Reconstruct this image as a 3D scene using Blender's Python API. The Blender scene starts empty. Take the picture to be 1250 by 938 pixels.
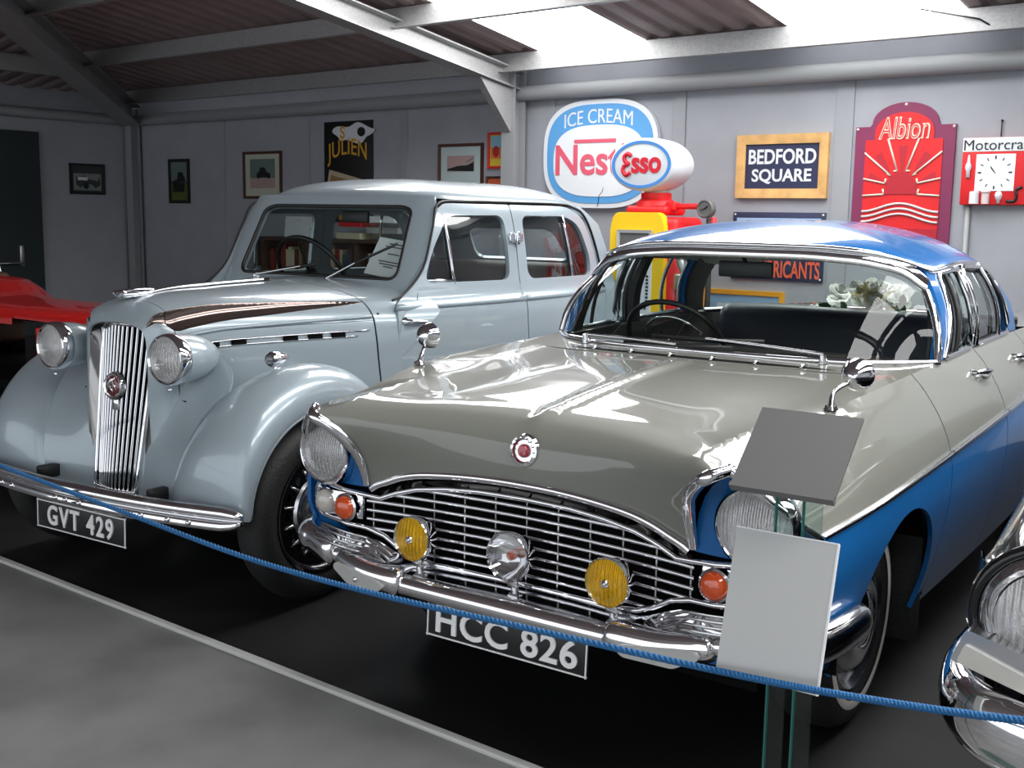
import bpy, bmesh, math, random
import numpy as np
from mathutils import Vector, Matrix
from mathutils.geometry import delaunay_2d_cdt

S = bpy.context.scene
COL = S.collection
rnd = random.Random(7)

# ------------------------------------------------------------ camera, sky, exposure
cam_d = bpy.data.cameras.new('camera'); cam = bpy.data.objects.new('camera', cam_d); COL.objects.link(cam)
cam_d.sensor_width = 36.0; cam_d.lens = 36.0 * 1380.8 / 1250.0; cam_d.clip_start = 0.02
_yaw, _pit, _rol = map(math.radians, (34.734, 8.439, 0.8662))
_F = Vector((-math.sin(_yaw) * math.cos(_pit), math.cos(_yaw) * math.cos(_pit), -math.sin(_pit)))
_R0 = Vector((math.cos(_yaw), math.sin(_yaw), 0)); _U0 = _R0.cross(_F)
_R = _R0 * math.cos(_rol) + _U0 * math.sin(_rol); _U = -_R0 * math.sin(_rol) + _U0 * math.cos(_rol)
_M = Matrix((_R, _U, -_F)).transposed().to_4x4(); _M.translation = Vector((1.6835, -2.4542, 1.458))
cam.matrix_world = _M
S.camera = cam

SKYLIGHT = 10.0      # brightness of the translucent roof lights
WORLD = 1.45         # daylight coming in through the open front
w = bpy.data.worlds.new('daylight'); S.world = w; w.use_nodes = True
_bg = w.node_tree.nodes['Background']; _bg.inputs[0].default_value = (0.90, 0.95, 1.0, 1); _bg.inputs[1].default_value = WORLD
S.view_settings.view_transform = 'Standard'
try: S.view_settings.look = 'None'
except Exception: pass
S.view_settings.exposure = 0.24; S.view_settings.gamma = 1.0
S.view_settings.use_curve_mapping = False
S.cycles.max_bounces = 10; S.cycles.transparent_max_bounces = 24; S.cycles.glossy_bounces = 5
S.cycles.sample_clamp_indirect = 6.0

# ------------------------------------------------------------ materials
def srgb(r, g, b):
    f = lambda c: (c / 255 / 12.92) if c / 255 <= .04045 else ((c / 255 + .055) / 1.055) ** 2.4
    return (f(r), f(g), f(b), 1)
def mat(name, col, rough=.5, metal=0., coat=0., noise=0., nscale=20., bump=0., bscale=200., spec=.5, trans=0.):
    m = bpy.data.materials.new(name); m.use_nodes = True
    nt = m.node_tree; b = nt.nodes['Principled BSDF']
    b.inputs['Base Color'].default_value = col; b.inputs['Roughness'].default_value = rough
    b.inputs['Metallic'].default_value = metal; b.inputs['Coat Weight'].default_value = coat
    b.inputs['Coat Roughness'].default_value = .03
    b.inputs['Specular IOR Level'].default_value = spec
    b.inputs['Transmission Weight'].default_value = trans
    if noise or bump:
        tc = nt.nodes.new('ShaderNodeTexCoord')
    if noise:
        n = nt.nodes.new('ShaderNodeTexNoise'); n.inputs['Scale'].default_value = nscale; n.inputs['Detail'].default_value = 5
        nt.links.new(tc.outputs['Object'], n.inputs['Vector'])
        mr = nt.nodes.new('ShaderNodeMapRange'); mr.inputs[1].default_value = .3; mr.inputs[2].default_value = .7
        mr.inputs[3].default_value = 1 - noise; mr.inputs[4].default_value = 1 + noise
        nt.links.new(n.outputs['Fac'], mr.inputs[0])
        mx = nt.nodes.new('ShaderNodeVectorMath'); mx.operation = 'SCALE'; mx.inputs[0].default_value = col[:3]
        nt.links.new(mr.outputs[0], mx.inputs['Scale']); nt.links.new(mx.outputs[0], b.inputs['Base Color'])
    if bump:
        n2 = nt.nodes.new('ShaderNodeTexNoise'); n2.inputs['Scale'].default_value = bscale; n2.inputs['Detail'].default_value = 3
        nt.links.new(tc.outputs['Object'], n2.inputs['Vector'])
        bp = nt.nodes.new('ShaderNodeBump'); bp.inputs['Strength'].default_value = bump; bp.inputs['Distance'].default_value = .01
        nt.links.new(n2.outputs['Fac'], bp.inputs['Height']); nt.links.new(bp.outputs[0], b.inputs['Normal'])
    return m
def mat_emit(name, col, s):
    m = bpy.data.materials.new(name); m.use_nodes = True; nt = m.node_tree; nt.nodes.clear()
    e = nt.nodes.new('ShaderNodeEmission'); e.inputs[0].default_value = col; e.inputs[1].default_value = s
    o = nt.nodes.new('ShaderNodeOutputMaterial'); nt.links.new(e.outputs[0], o.inputs[0]); return m
def mat_glass(name, tint, ior=1.45, rough=0.0, wave=0.0, wscale=60., axis='X', extra=0.0):
    """thin sheet of glass: see-through with Fresnel reflection, optional moulded flutes"""
    m = bpy.data.materials.new(name); m.use_nodes = True; nt = m.node_tree; nt.nodes.clear()
    t = nt.nodes.new('ShaderNodeBsdfTransparent'); t.inputs[0].default_value = tint
    g = nt.nodes.new('ShaderNodeBsdfGlossy'); g.inputs[1].default_value = rough
    ge = nt.nodes.new('ShaderNodeNewGeometry'); dt = nt.nodes.new('ShaderNodeVectorMath'); dt.operation = 'DOT_PRODUCT'
    nt.links.new(ge.outputs['Normal'], dt.inputs[0]); nt.links.new(ge.outputs['Incoming'], dt.inputs[1])
    ab = nt.nodes.new('ShaderNodeMath'); ab.operation = 'ABSOLUTE'; nt.links.new(dt.outputs['Value'], ab.inputs[0])
    om = nt.nodes.new('ShaderNodeMath'); om.operation = 'SUBTRACT'; om.inputs[0].default_value = 1.0; om.use_clamp = True; nt.links.new(ab.outputs[0], om.inputs[1])
    pw = nt.nodes.new('ShaderNodeMath'); pw.operation = 'POWER'; pw.inputs[1].default_value = 5.0; nt.links.new(om.outputs[0], pw.inputs[0])
    f0 = ((ior - 1) / (ior + 1)) ** 2
    fr = nt.nodes.new('ShaderNodeMath'); fr.operation = 'MULTIPLY_ADD'; fr.inputs[1].default_value = 1 - f0; fr.inputs[2].default_value = f0; nt.links.new(pw.outputs[0], fr.inputs[0])
    mx = nt.nodes.new('ShaderNodeMixShader'); o = nt.nodes.new('ShaderNodeOutputMaterial')
    fac = fr.outputs[0]
    if extra:
        ad = nt.nodes.new('ShaderNodeMath'); ad.operation = 'ADD'; ad.inputs[1].default_value = extra; ad.use_clamp = True
        nt.links.new(fr.outputs[0], ad.inputs[0]); fac = ad.outputs[0]
    nt.links.new(fac, mx.inputs[0]); nt.links.new(t.outputs[0], mx.inputs[1]); nt.links.new(g.outputs[0], mx.inputs[2])
    if wave:
        tc = nt.nodes.new('ShaderNodeTexCoord'); wv = nt.nodes.new('ShaderNodeTexWave'); wv.bands_direction = axis
        wv.inputs['Scale'].default_value = wscale; nt.links.new(tc.outputs['Object'], wv.inputs['Vector'])
        bp = nt.nodes.new('ShaderNodeBump'); bp.inputs['Strength'].default_value = wave; bp.inputs['Distance'].default_value = .004
        nt.links.new(wv.outputs['Fac'], bp.inputs['Height'])
        nt.links.new(bp.outputs[0], g.inputs['Normal'])
    nt.links.new(mx.outputs[0], o.inputs[0]); return m

M = {}
M['silver'] = mat('silver_blue_paint', (.34, .40, .435, 1), .32, .22, .8, spec=.15)
M['grey'] = mat('warm_grey_paint', (.190, .193, .168, 1), .35, 0., 1.0, spec=.08)
M['blue'] = mat('bright_blue_paint', (.010, .115, .34, 1), .32, .0, .75, spec=.08)
M['red'] = mat('red_paint', (.62, .012, .010, 1), .25, 0., 1.0)
M['black_paint'] = mat('black_paint', (.005, .005, .006, 1), .3, 0., .8, spec=.05)
M['chrome'] = mat('chrome', (.78, .78, .80, 1), .06, 1.0)
M['dull_chrome'] = mat('dull_chrome', (.55, .55, .56, 1), .22, 1.0)
M['alu'] = mat('brushed_metal', (.50, .50, .50, 1), .35, 1.0)
M['black'] = mat('black_plastic', (.008, .008, .008, 1), .45)
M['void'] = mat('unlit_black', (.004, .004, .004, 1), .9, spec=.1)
M['rubber'] = mat('tyre_rubber', (.012, .012, .012, 1), .65, bump=.3, bscale=90)
M['white_rubber'] = mat('whitewall', (.62, .60, .55, 1), .6)
M['navy'] = mat('navy_leather', (.010, .016, .032, 1), .38, bump=.15, bscale=160)
M['cream'] = mat('cream_vinyl', (.62, .60, .50, 1), .5)
M['leather'] = mat('brown_leather', (.06, .035, .02, 1), .5)
M['glass'] = mat_glass('window_glass', (.86, .92, .90, 1))
M['glass_dark'] = mat_glass('side_glass', (.72, .78, .78, 1), 1.5, extra=.05)
def mat_lens(name, col, wscale, clear=.35, rough=.16):
    m = mat(name, col, rough, .75, 0.); nt = m.node_tree; b = nt.nodes['Principled BSDF']; out = nt.nodes['Material Output']
    tc = nt.nodes.new('ShaderNodeTexCoord'); wv = nt.nodes.new('ShaderNodeTexWave'); wv.bands_direction = 'X'; wv.inputs['Scale'].default_value = wscale
    wv.inputs['Distortion'].default_value = 1.5; wv.inputs['Detail Scale'].default_value = 30
    nt.links.new(tc.outputs['Object'], wv.inputs['Vector'])
    bp = nt.nodes.new('ShaderNodeBump'); bp.inputs['Strength'].default_value = .9; bp.inputs['Distance'].default_value = .003
    nt.links.new(wv.outputs['Fac'], bp.inputs['Height']); nt.links.new(bp.outputs[0], b.inputs['Normal'])
    t = nt.nodes.new('ShaderNodeBsdfTransparent'); mx = nt.nodes.new('ShaderNodeMixShader'); mx.inputs[0].default_value = clear
    nt.links.new(b.outputs[0], mx.inputs[1]); nt.links.new(t.outputs[0], mx.inputs[2]); nt.links.new(mx.outputs[0], out.inputs[0]); return m
M['lens'] = mat_lens('fluted_lens', (.66, .66, .65, 1), 24., .22, .09)
M['lens_plain'] = mat_glass('clear_lens', (.85, .85, .85, 1), 1.5, .02, extra=.08)
M['lens_yellow'] = mat_lens('yellow_lens', (.80, .44, .008, 1), 26., .12, .14)
M['amber'] = mat('amber_lens', (.60, .07, .008, 1), .15, 0, 1.0)
M['white_lens'] = mat('frosted_lens', (.50, .48, .44, 1), .2, 0, 1.0)
M['ruby'] = mat('red_enamel', (.35, .01, .03, 1), .15, 0, 1.0)
M['plate_black'] = mat('number_plate_black', (.008, .008, .009, 1), .4)
M['plate_white'] = mat('number_plate_white', (.85, .85, .85, 1), .45)
M['wall'] = mat('grey_wall_panel', (.31, .32, .352, 1), .6, noise=.05, nscale=3)
M['wall_seam'] = mat('grey_wall_batten', (.285, .295, .32, 1), .6)
M['steel'] = mat('galvanised_steel', (.36, .36, .36, 1), .45, .35, noise=.12, nscale=60)
M['rail'] = mat('painted_tube', (.27, .28, .29, 1), .5)
M['pine'] = mat('pine_wood', (.62, .36, .13, 1), .5, noise=.2, nscale=9)
M['dark_wood'] = mat('dark_wood', (.06, .03, .018, 1), .5, noise=.25, nscale=12)
M['paper'] = mat('white_paper', (.72, .72, .74, 1), .7)
M['ink'] = mat('grey_ink', (.12, .12, .13, 1), .7)
M['rope'] = mat('blue_rope', (.012, .125, .32, 1), .6, bump=.5, bscale=300)
M['card_grey'] = mat('grey_card', (.125, .123, .120, 1), .5)
M['card_light'] = mat('pale_grey_sheet', (.42, .42, .41, 1), .4, 0, .4)
M['perspex_edge'] = mat('green_perspex_edge', (.02, .13, .11, 1), .2)
M['perspex'] = mat_glass('perspex', (.80, .88, .86, 1), 1.45)
M['door_green'] = mat('dark_green_door', (.010, .022, .024, 1), .45)

def mat_floor(name, col, rough, spots=.25):
    m = mat(name, col, rough, noise=spots, nscale=2.2, bump=.06, bscale=60, spec=.3); return m
M['concrete'] = mat_floor('grey_concrete', (.20, .20, .196, 1), .5)
M['blackfloor'] = mat_floor('black_floor', (.009, .009, .0095, 1), .6, .35)

# ------------------------------------------------------------ mesh helpers
def mk(name, geo, m, parent=None, smooth=True, loc=None, rotz=None, angle=None):
    v, f = geo[0], geo[1]
    me = bpy.data.meshes.new(name); me.from_pydata([tuple(map(float, p)) for p in v], [], [tuple(map(int, q)) for q in f])
    me.polygons.foreach_set('use_smooth', [bool(smooth)] * len(me.polygons))
    ms = m if isinstance(m, (list, tuple)) else [m]
    for k in ms: me.materials.append(M[k] if isinstance(k, str) else k)
    if len(geo) > 3 and geo[3] is not None: me.polygons.foreach_set('material_index', [int(i) for i in geo[3]])
    me.update()
    if len(geo) > 2 and geo[2] is not None:
        me.normals_split_custom_set_from_vertices([tuple(map(float, n)) for n in geo[2]])
    elif smooth and angle:
        me.set_sharp_from_angle(angle=math.radians(angle))
    o = bpy.data.objects.new(name, me); COL.objects.link(o)
    if parent: o.parent = parent
    if loc is not None: o.location = loc
    if rotz is not None: o.rotation_euler = (0, 0, rotz)
    return o
def thing(name, label, cat, loc=(0, 0, 0), rotz=0., group=None):
    o = bpy.data.objects.new(name, None); COL.objects.link(o); o.location = loc; o.rotation_euler = (0, 0, rotz)
    o.empty_display_size = .1
    return tag(o, label, cat, group)
def tag(o, label, cat, group=None):
    o['label'] = label; o['category'] = cat
    if group: o['group'] = group
    return o
def struct(o): o['kind'] = 'structure'; return o

def join(*gs):
    V = []; Fc = []; n = 0
    for g in gs:
        V += [tuple(p) for p in g[0]]; Fc += [tuple(i + n for i in q) for q in g[1]]; n += len(g[0])
    return V, Fc
def joinm(pairs):
    """[(geo, material index)] -> one geometry with material slots"""
    V = []; Fc = []; mi = []; n = 0
    for g, k in pairs:
        V += [tuple(p) for p in g[0]]; Fc += [tuple(i + n for i in q) for q in g[1]]; n += len(g[0]); mi += [k] * len(g[1])
    return V, Fc, None, mi
def tf(g, mtx):
    return [tuple(mtx @ Vector(p)) for p in g[0]], g[1]
def mv(g, d): return [(p[0] + d[0], p[1] + d[1], p[2] + d[2]) for p in g[0]], g[1]
def mirx(g):
    r = [[(-p[0], p[1], p[2]) for p in g[0]], [tuple(reversed(q)) for q in g[1]]]
    r += [[(-n[0], n[1], n[2]) for n in g[2]] if len(g) > 2 and g[2] is not None else None]
    return tuple(r)
def sgn(g, s): return g if s > 0 else mirx(g)
def box(c, s):
    x, y, z = c; a, b, d = s[0] / 2, s[1] / 2, s[2] / 2
    v = [(x + i * a, y + j * b, z + k * d) for i in (-1, 1) for j in (-1, 1) for k in (-1, 1)]
    return v, [(0, 1, 3, 2), (4, 6, 7, 5), (0, 4, 5, 1), (2, 3, 7, 6), (0, 2, 6, 4), (1, 5, 7, 3)]
def rbox(c, s, b=.01, seg=2):
    bm = bmesh.new(); bmesh.ops.create_cube(bm, size=1)
    for v in bm.verts: v.co = Vector((v.co.x * s[0], v.co.y * s[1], v.co.z * s[2]))
    bmesh.ops.bevel(bm, geom=bm.edges[:], offset=min(b, min(s) * .49), segments=seg, affect='EDGES', profile=.5)
    bm.verts.index_update()
    g = [tuple(v.co + Vector(c)) for v in bm.verts], [tuple(v.index for v in f.verts) for f in bm.faces]
    bm.free(); return g
def catmull(P, n):
    P = np.array(P, float); k = len(P)
    if k == 2: return [tuple(P[0] + (P[1] - P[0]) * t) for t in np.linspace(0, 1, n)]
    T = np.zeros_like(P); T[1:-1] = (P[2:] - P[:-2]) / 2; T[0] = P[1] - P[0]; T[-1] = P[-1] - P[-2]
    out = []
    for u in np.linspace(0, k - 1, n):
        i = min(int(u), k - 2); t = u - i
        a = P[i] * (2 * t ** 3 - 3 * t * t + 1) + T[i] * (t ** 3 - 2 * t * t + t) + P[i + 1] * (-2 * t ** 3 + 3 * t * t) + T[i + 1] * (t ** 3 - t * t)
        out.append(tuple(a))
    return out
def tube(P, r, n=10, caps=True, flat=1.0, up=(0, 0, 1), closed=False):
    """sweep of an ellipse (r across, r*flat along up) on a polyline; r may be a list"""
    P = [Vector(p) for p in P]; k = len(P)
    rs = list(r) if hasattr(r, '__len__') else [r] * k
    V = []; Fc = []; U = Vector(up)
    for i, p in enumerate(P):
        a = P[(i - 1) % k] if (i > 0 or closed) else p; b = P[(i + 1) % k] if (i < k - 1 or closed) else p
        t = (b - a).normalized()
        s = t.cross(U)
        if s.length < 1e-3: s = t.cross(Vector((0, 1, 0.1)))
        s.normalize(); q = s.cross(t).normalized()
        for j in range(n):
            an = 2 * math.pi * j / n
            V.append(tuple(p + s * (rs[i] * math.cos(an)) + q * (rs[i] * flat * math.sin(an))))
    for i in range(k if closed else k - 1):
        for j in range(n):
            a = i * n + j; b = i * n + (j + 1) % n; c = ((i + 1) % k) * n + (j + 1) % n; d = ((i + 1) % k) * n + j
            Fc.append((a, d, c, b))
    if caps and not closed:
        Fc.append(tuple(range(n))); Fc.append(tuple(reversed(range((k - 1) * n, k * n))))
    return V, Fc
def lathe(prof, o=(0, 0, 0), ax=(0, 0, 1), n=36, sx=1., ref=None):
    """revolve (radius, height) points about axis ax through o"""
    A = Vector(ax).normalized(); B = A.cross(Vector(ref or (0, 0, 1)))
    if B.length < 1e-3: B = A.cross(Vector((0, 1, 0)))
    B.normalize(); Cc = A.cross(B); o = Vector(o); V = []; Fc = []
    for r, h in prof:
        for j in range(n):
            an = 2 * math.pi * j / n
            V.append(tuple(o + A * h + B * (r * sx * math.cos(an)) + Cc * (r * math.sin(an))))
    for i in range(len(prof) - 1):
        for j in range(n):
            Fc.append((i * n + j, i * n + (j + 1) % n, (i + 1) * n + (j + 1) % n, (i + 1) * n + j))
    return V, Fc
def grid(fn, us, vs, flip=False):
    V = [tuple(fn(u, v)) for u in us for v in vs]; n = len(vs); Fc = []
    for i in range(len(us) - 1):
        for j in range(n - 1):
            q = (i * n + j, (i + 1) * n + j, (i + 1) * n + j + 1, i * n + j + 1)
            Fc.append(tuple(reversed(q)) if flip else q)
    return V, Fc
def loft(rings, closed=False):
    n = len(rings[0]); V = [tuple(p) for r in rings for p in r]; Fc = []
    for i in range(len(rings) - 1):
        for j in range(n if closed else n - 1):
            k = (j + 1) % n; Fc.append((i * n + j, (i + 1) * n + j, (i + 1) * n + k, i * n + k))
    return V, Fc
def prism(poly, y0, y1, plane='xz', holes=()):
    """2D polygon (x,z) with holes extruded along y"""
    pts, tri = cdt(poly, holes, None)
    n = len(pts); f = {'xz': lambda a, b, c: (a, c, b), 'xy': lambda a, b, c: (a, b, c), 'yz': lambda a, b, c: (c, a, b)}[plane]
    V = [f(p[0], p[1], y0) for p in pts] + [f(p[0], p[1], y1) for p in pts]
    Fc = [tuple(t) for t in tri] + [tuple(i + n for i in reversed(t)) for t in tri]
    cnt = {}
    for t in tri:
        for a, b in ((t[0], t[1]), (t[1], t[2]), (t[2], t[0])): cnt[(a, b)] = 1
    for a, b in cnt:
        if (b, a) not in cnt: Fc.append((b, a, a + n, b + n))
    bm = bmesh.new(); vs = [bm.verts.new(p) for p in V]
    for q in Fc:
        try: bm.faces.new([vs[i] for i in q])
        except ValueError: pass
    bmesh.ops.recalc_face_normals(bm, faces=bm.faces[:]); bm.verts.index_update()
    g = [tuple(v.co) for v in bm.verts], [tuple(v.index for v in q.verts) for q in bm.faces]; bm.free(); return g
def inside(poly, P):
    P = np.asarray(P); x, y = P[:, 0], P[:, 1]; r = np.zeros(len(P), bool); q = np.asarray(poly)
    for i in range(len(q)):
        x1, y1 = q[i]; x2, y2 = q[i - 1]
        c = ((y1 > y) != (y2 > y))
        with np.errstate(divide='ignore', invalid='ignore'):
            r ^= c & (x < (x2 - x1) * (y - y1) / (y2 - y1 + 1e-30) + x1)
    return r
def densify(poly, h):
    out = []; k = len(poly)
    for i in range(k):
        a = np.array(poly[i], float); b = np.array(poly[(i + 1) % k], float); n = max(1, int(math.ceil(np.linalg.norm(b - a) / h)))
        out += [tuple(a + (b - a) * j / n) for j in range(n)]
    return out
def cdt(poly, holes, h):
    loops = [densify(l, h) if h else [tuple(p) for p in l] for l in [poly] + list(holes)]
    pts = []; ed = []
    for l in loops:
        n = len(pts); pts += l; ed += [(n + i, n + (i + 1) % len(l)) for i in range(len(l))]
    if h:
        a = np.array(loops[0]); lo = a.min(0); hi = a.max(0)
        gx = np.arange(lo[0] + h * .5, hi[0], h); gy = np.arange(lo[1] + h * .5, hi[1], h * .87)
        G = np.array([(x + (h * .5 if j % 2 else 0), y) for j, y in enumerate(gy) for x in gx])
        if len(G):
            ok = inside(loops[0], G)
            for l in loops[1:]: ok &= ~inside(l, G)
            G = G[ok]
            if len(G):
                Bd = np.array(pts); d = np.min(((G[:, None, :] - Bd[None]) ** 2).sum(2), 1); G = G[d > (h * .55) ** 2]
                pts += [tuple(p) for p in G]
    r = delaunay_2d_cdt([Vector(p) for p in pts], ed, [], 0, 1e-7)
    V = np.array([tuple(p) for p in r[0]]); T = [tuple(t) for t in r[2]]
    c = np.array([V[list(t)].mean(0) for t in T])
    ok = inside(loops[0], c)
    for l in loops[1:]: ok &= ~inside(l, c)
    return V, [t for t, k in zip(T, ok) if k]
def panel(mp, poly, holes=(), h=.05, th=.012, out=None):
    """sheet-metal panel: 2D outline with holes laid on surface mp(U,V)->Nx3, exact normals, thickness th.
       out: a vector the outside roughly faces, or a function of points giving it"""
    P, T = cdt(poly, holes, h)
    U, Vv = P[:, 0], P[:, 1]; e = 2e-3
    X = mp(U, Vv); du = mp(U + e, Vv) - mp(U - e, Vv); dv = mp(U, Vv + e) - mp(U, Vv - e)
    N = np.cross(du, dv); N /= np.linalg.norm(N, axis=1)[:, None] + 1e-12
    if out is not None:
        o = out(X) if callable(out) else np.broadcast_to(np.array(out, float), X.shape)
        if (N * o).sum() < 0: N = -N
    Fc = []
    for t in T:
        a, b, c = t; n = np.cross(X[b] - X[a], X[c] - X[a])
        Fc.append(t if n @ N[a] >= 0 else (a, c, b))
    n = len(X); V = list(map(tuple, X)); Nn = list(map(tuple, N))
    if th:
        V += list(map(tuple, X - N * th)); Nn += list(map(tuple, -N))
        Fc += [(c + n, b + n, a + n) for a, b, c in Fc[:]]
        E = set()
        for t in Fc[:len(T)]:
            for a, b in ((t[0], t[1]), (t[1], t[2]), (t[2], t[0])): E.add((a, b))
        for a, b in list(E):
            if (b, a) in E: continue
            k = len(V); d = X[b] - X[a]; no = np.cross(d, N[a]); no /= np.linalg.norm(no) + 1e-12
            V += [tuple(X[a]), tuple(X[b]), tuple(X[b] - N[b] * th), tuple(X[a] - N[a] * th)]; Nn += [tuple(no)] * 4
            Fc.append((k + 1, k, k + 3, k + 2))
    return V, Fc, Nn
class Sp:
    """1-D smooth interpolation through nodes"""
    def __init__(s, *xy):
        a = np.array(xy, float); s.x = a[:, 0]; s.y = a[:, 1]
        d = np.diff(s.y) / np.diff(s.x); m = np.zeros(len(s.x)); m[0] = d[0]; m[-1] = d[-1]
        for i in range(1, len(m) - 1):
            h0, h1 = s.x[i] - s.x[i - 1], s.x[i + 1] - s.x[i]
            m[i] = (d[i - 1] * h1 + d[i] * h0) / (h0 + h1)
        s.m = m
    def __call__(s, q):
        q = np.asarray(q, float); i = np.clip(np.searchsorted(s.x, q) - 1, 0, len(s.x) - 2)
        h = s.x[i + 1] - s.x[i]; t = (q - s.x[i]) / h; tc = np.clip(t, 0, 1)
        r = s.y[i] * (2 * tc ** 3 - 3 * tc ** 2 + 1) + h * s.m[i] * (tc ** 3 - 2 * tc ** 2 + tc) + s.y[i + 1] * (-2 * tc ** 3 + 3 * tc ** 2) + h * s.m[i + 1] * (tc ** 3 - tc ** 2)
        return r + np.where(t < 0, t * h * s.m[i], 0) + np.where(t > 1, (t - 1) * h * s.m[i + 1], 0)
def rpoly(P, r, seg=6):
    """round the corners of a polygon; r scalar or list"""
    k = len(P); rs = r if hasattr(r, '__len__') else [r] * k; out = []
    for i in range(k):
        p = np.array(P[i], float); a = np.array(P[i - 1], float) - p; b = np.array(P[(i + 1) % k], float) - p
        la, lb = np.linalg.norm(a), np.linalg.norm(b); d = min(rs[i], la * .49, lb * .49)
        if d < 1e-5: out.append(tuple(p)); continue
        A = p + a / la * d; B = p + b / lb * d
        for t in np.linspace(0, 1, seg + 1): out.append(tuple(A * (1 - t) ** 2 + p * 2 * t * (1 - t) + B * t * t))
    return out
def text_geo(s, size=1., bold=0., ex=.004, align='CENTER', sx=1.0, spacing=1.0, shear=0.):
    c = bpy.data.curves.new('t', 'FONT'); c.body = s; c.size = size; c.extrude = ex; c.align_x = align; c.align_y = 'CENTER'
    c.offset = bold; c.space_character = spacing; c.shear = shear; c.resolution_u = 4
    o = bpy.data.objects.new('t', c); COL.objects.link(o); dg = bpy.context.evaluated_depsgraph_get(); dg.update()
    me = o.evaluated_get(dg).to_mesh()
    g = [(v.co.x * sx, v.co.y, v.co.z) for v in me.vertices], [tuple(p.vertices) for p in me.polygons]
    o.evaluated_get(dg).to_mesh_clear(); bpy.data.objects.remove(o); bpy.data.curves.remove(c); return g
def text_fit(s, w, h, bold=.002, ex=.001, align='CENTER', **k):
    g = text_geo(s, 1.0, bold / max(h, .01) * .72, ex, 'LEFT', **k); a = np.array(g[0]); lo, hi = a.min(0), a.max(0)
    kx, ky = w / (hi[0] - lo[0]), h / (hi[1] - lo[1]); x0 = {'CENTER': (lo[0] + hi[0]) / 2, 'LEFT': lo[0]}[align]
    return [((x - x0) * kx, (y - (lo[1] + hi[1]) / 2) * ky, z) for x, y, z in g[0]], g[1]
def front(g, o, tilt=0., yaw=0.):
    """put an XY drawing upright, facing -y, at o"""
    return tf(g, Matrix.Translation(Vector(o)) @ Matrix.Rotation(yaw, 4, 'Z') @ Matrix.Rotation(math.radians(90) + tilt, 4, 'X'))
def ell(cx, cy, a, b, n=36, p=2.0):
    o = []
    for i in range(n):
        t = 2 * math.pi * i / n; c, s_ = math.cos(t), math.sin(t)
        o.append((cx + a * math.copysign(abs(c) ** (2 / p), c), cy + b * math.copysign(abs(s_) ** (2 / p), s_)))
    return o
def poly_tube(P, r, n=8, **k): return tube(P, r, n, **k)
LSP = lambda a, b, n: list(np.linspace(a, b, n))
# ============================================================ BUILDING
M['edge_strip'] = mat('pale_edge_strip', (.55, .55, .53, 1), .5)
M['surround'] = mat('dark_polished_metal', (.30, .29, .28, 1), .16, 1.0)
M['dark_chrome'] = mat('dark_anodised_metal', (.10, .095, .09, 1), .10, 1.0)
BR = math.radians(-3.7)             # the shed is turned slightly against the cars
WY, WX = 5.40, -9.96                # back wall and left wall in the shed's own axes
def bs(name, geo, m, smooth=False, **k): return struct(mk(name, geo, m, None, smooth, (0, 0, 0), BR, **k))
XR, YF = 6.0, -6.5
bs('wall_back', box((( WX + XR) / 2, WY + .06, 1.5), (XR - WX + .2, .12, 3.0)), 'wall')
bs('wall_left', box((WX - .06, (WY + YF) / 2, 1.9), (.12, WY - YF, 3.8)), 'wall')
bs('wall_right', box((XR + .06, (WY + YF) / 2, 1.9), (.12, WY - YF, 3.8)), 'wall')
LINE = -.085
bs('floor', box(((WX + XR) / 2, (WY + LINE) / 2, -.1), (XR - WX, WY - LINE, .2)), 'blackfloor')
bs('floor_walkway', box(((WX + XR) / 2, (LINE + YF) / 2, -.1), (XR - WX, LINE - YF, .2)), 'concrete')
bs('trim_1', rbox(((WX + XR) / 2, LINE, .006), (XR - WX, .030, .014), .004), 'edge_strip')
# battens over the wall joints
for x, wd in ((-5.62, .10), (-6.93, .03), (-8.28, .03), (-2.70, .11), (-1.38, .13), (-3.93, .09), (.05, .11), (1.4, .11)):
    bs('wall_batten', rbox((x, WY - .006, 1.22), (wd, .014, 2.44), .003), 'wall_seam')
# tube rail along both walls, at the eaves
bs('trim_2', tube([(WX, WY - .08, 2.475), (XR, WY - .08, 2.475)], .062, 16), 'rail', True, angle=50)
bs('trim_3', tube([(WX + .07, WY - .05, 2.475), (WX + .07, YF, 2.475)], .055, 16), 'rail', True, angle=50)
SL = .145
def roof_z(x, y): return 2.74 + SL * min(WY - y, (x - WX))
CX = -4.22                          # main column and rafter
# columns
def ibeam(w, h, t=.012):
    a, b = w / 2, h / 2
    return [(-a, -b), (a, -b), (a, -b + t), (t / 2, -b + t), (t / 2, b - t), (a, b - t), (a, b), (-a, b), (-a, b - t), (-t / 2, b - t), (-t / 2, -b + t), (-a, -b + t)]
def beam(name, A, B, w, h, m='steel', up=(0, 0, 1)):
    A, B = Vector(A), Vector(B); t = (B - A).normalized(); s = t.cross(Vector(up)).normalized(); q = s.cross(t)
    sec = ibeam(w, h); rings = [[tuple(P + s * a + q * b) for a, b in sec] for P in (A, B)]
    g = loft(rings, True); n = len(sec)
    g[1].append(tuple(reversed(range(n)))); g[1].append(tuple(range(n, 2 * n)))
    return bs(name, g, m)
beam('steel_column', (CX, WY - .14, 0), (CX, WY - .14, 2.66), .14, .15, 'rail', (0, 1, 0))
beam('steel_column', (WX + .12, WY - .10, 0), (WX + .12, WY - .10, 2.6), .12, .12, 'rail', (0, 1, 0))
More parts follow.
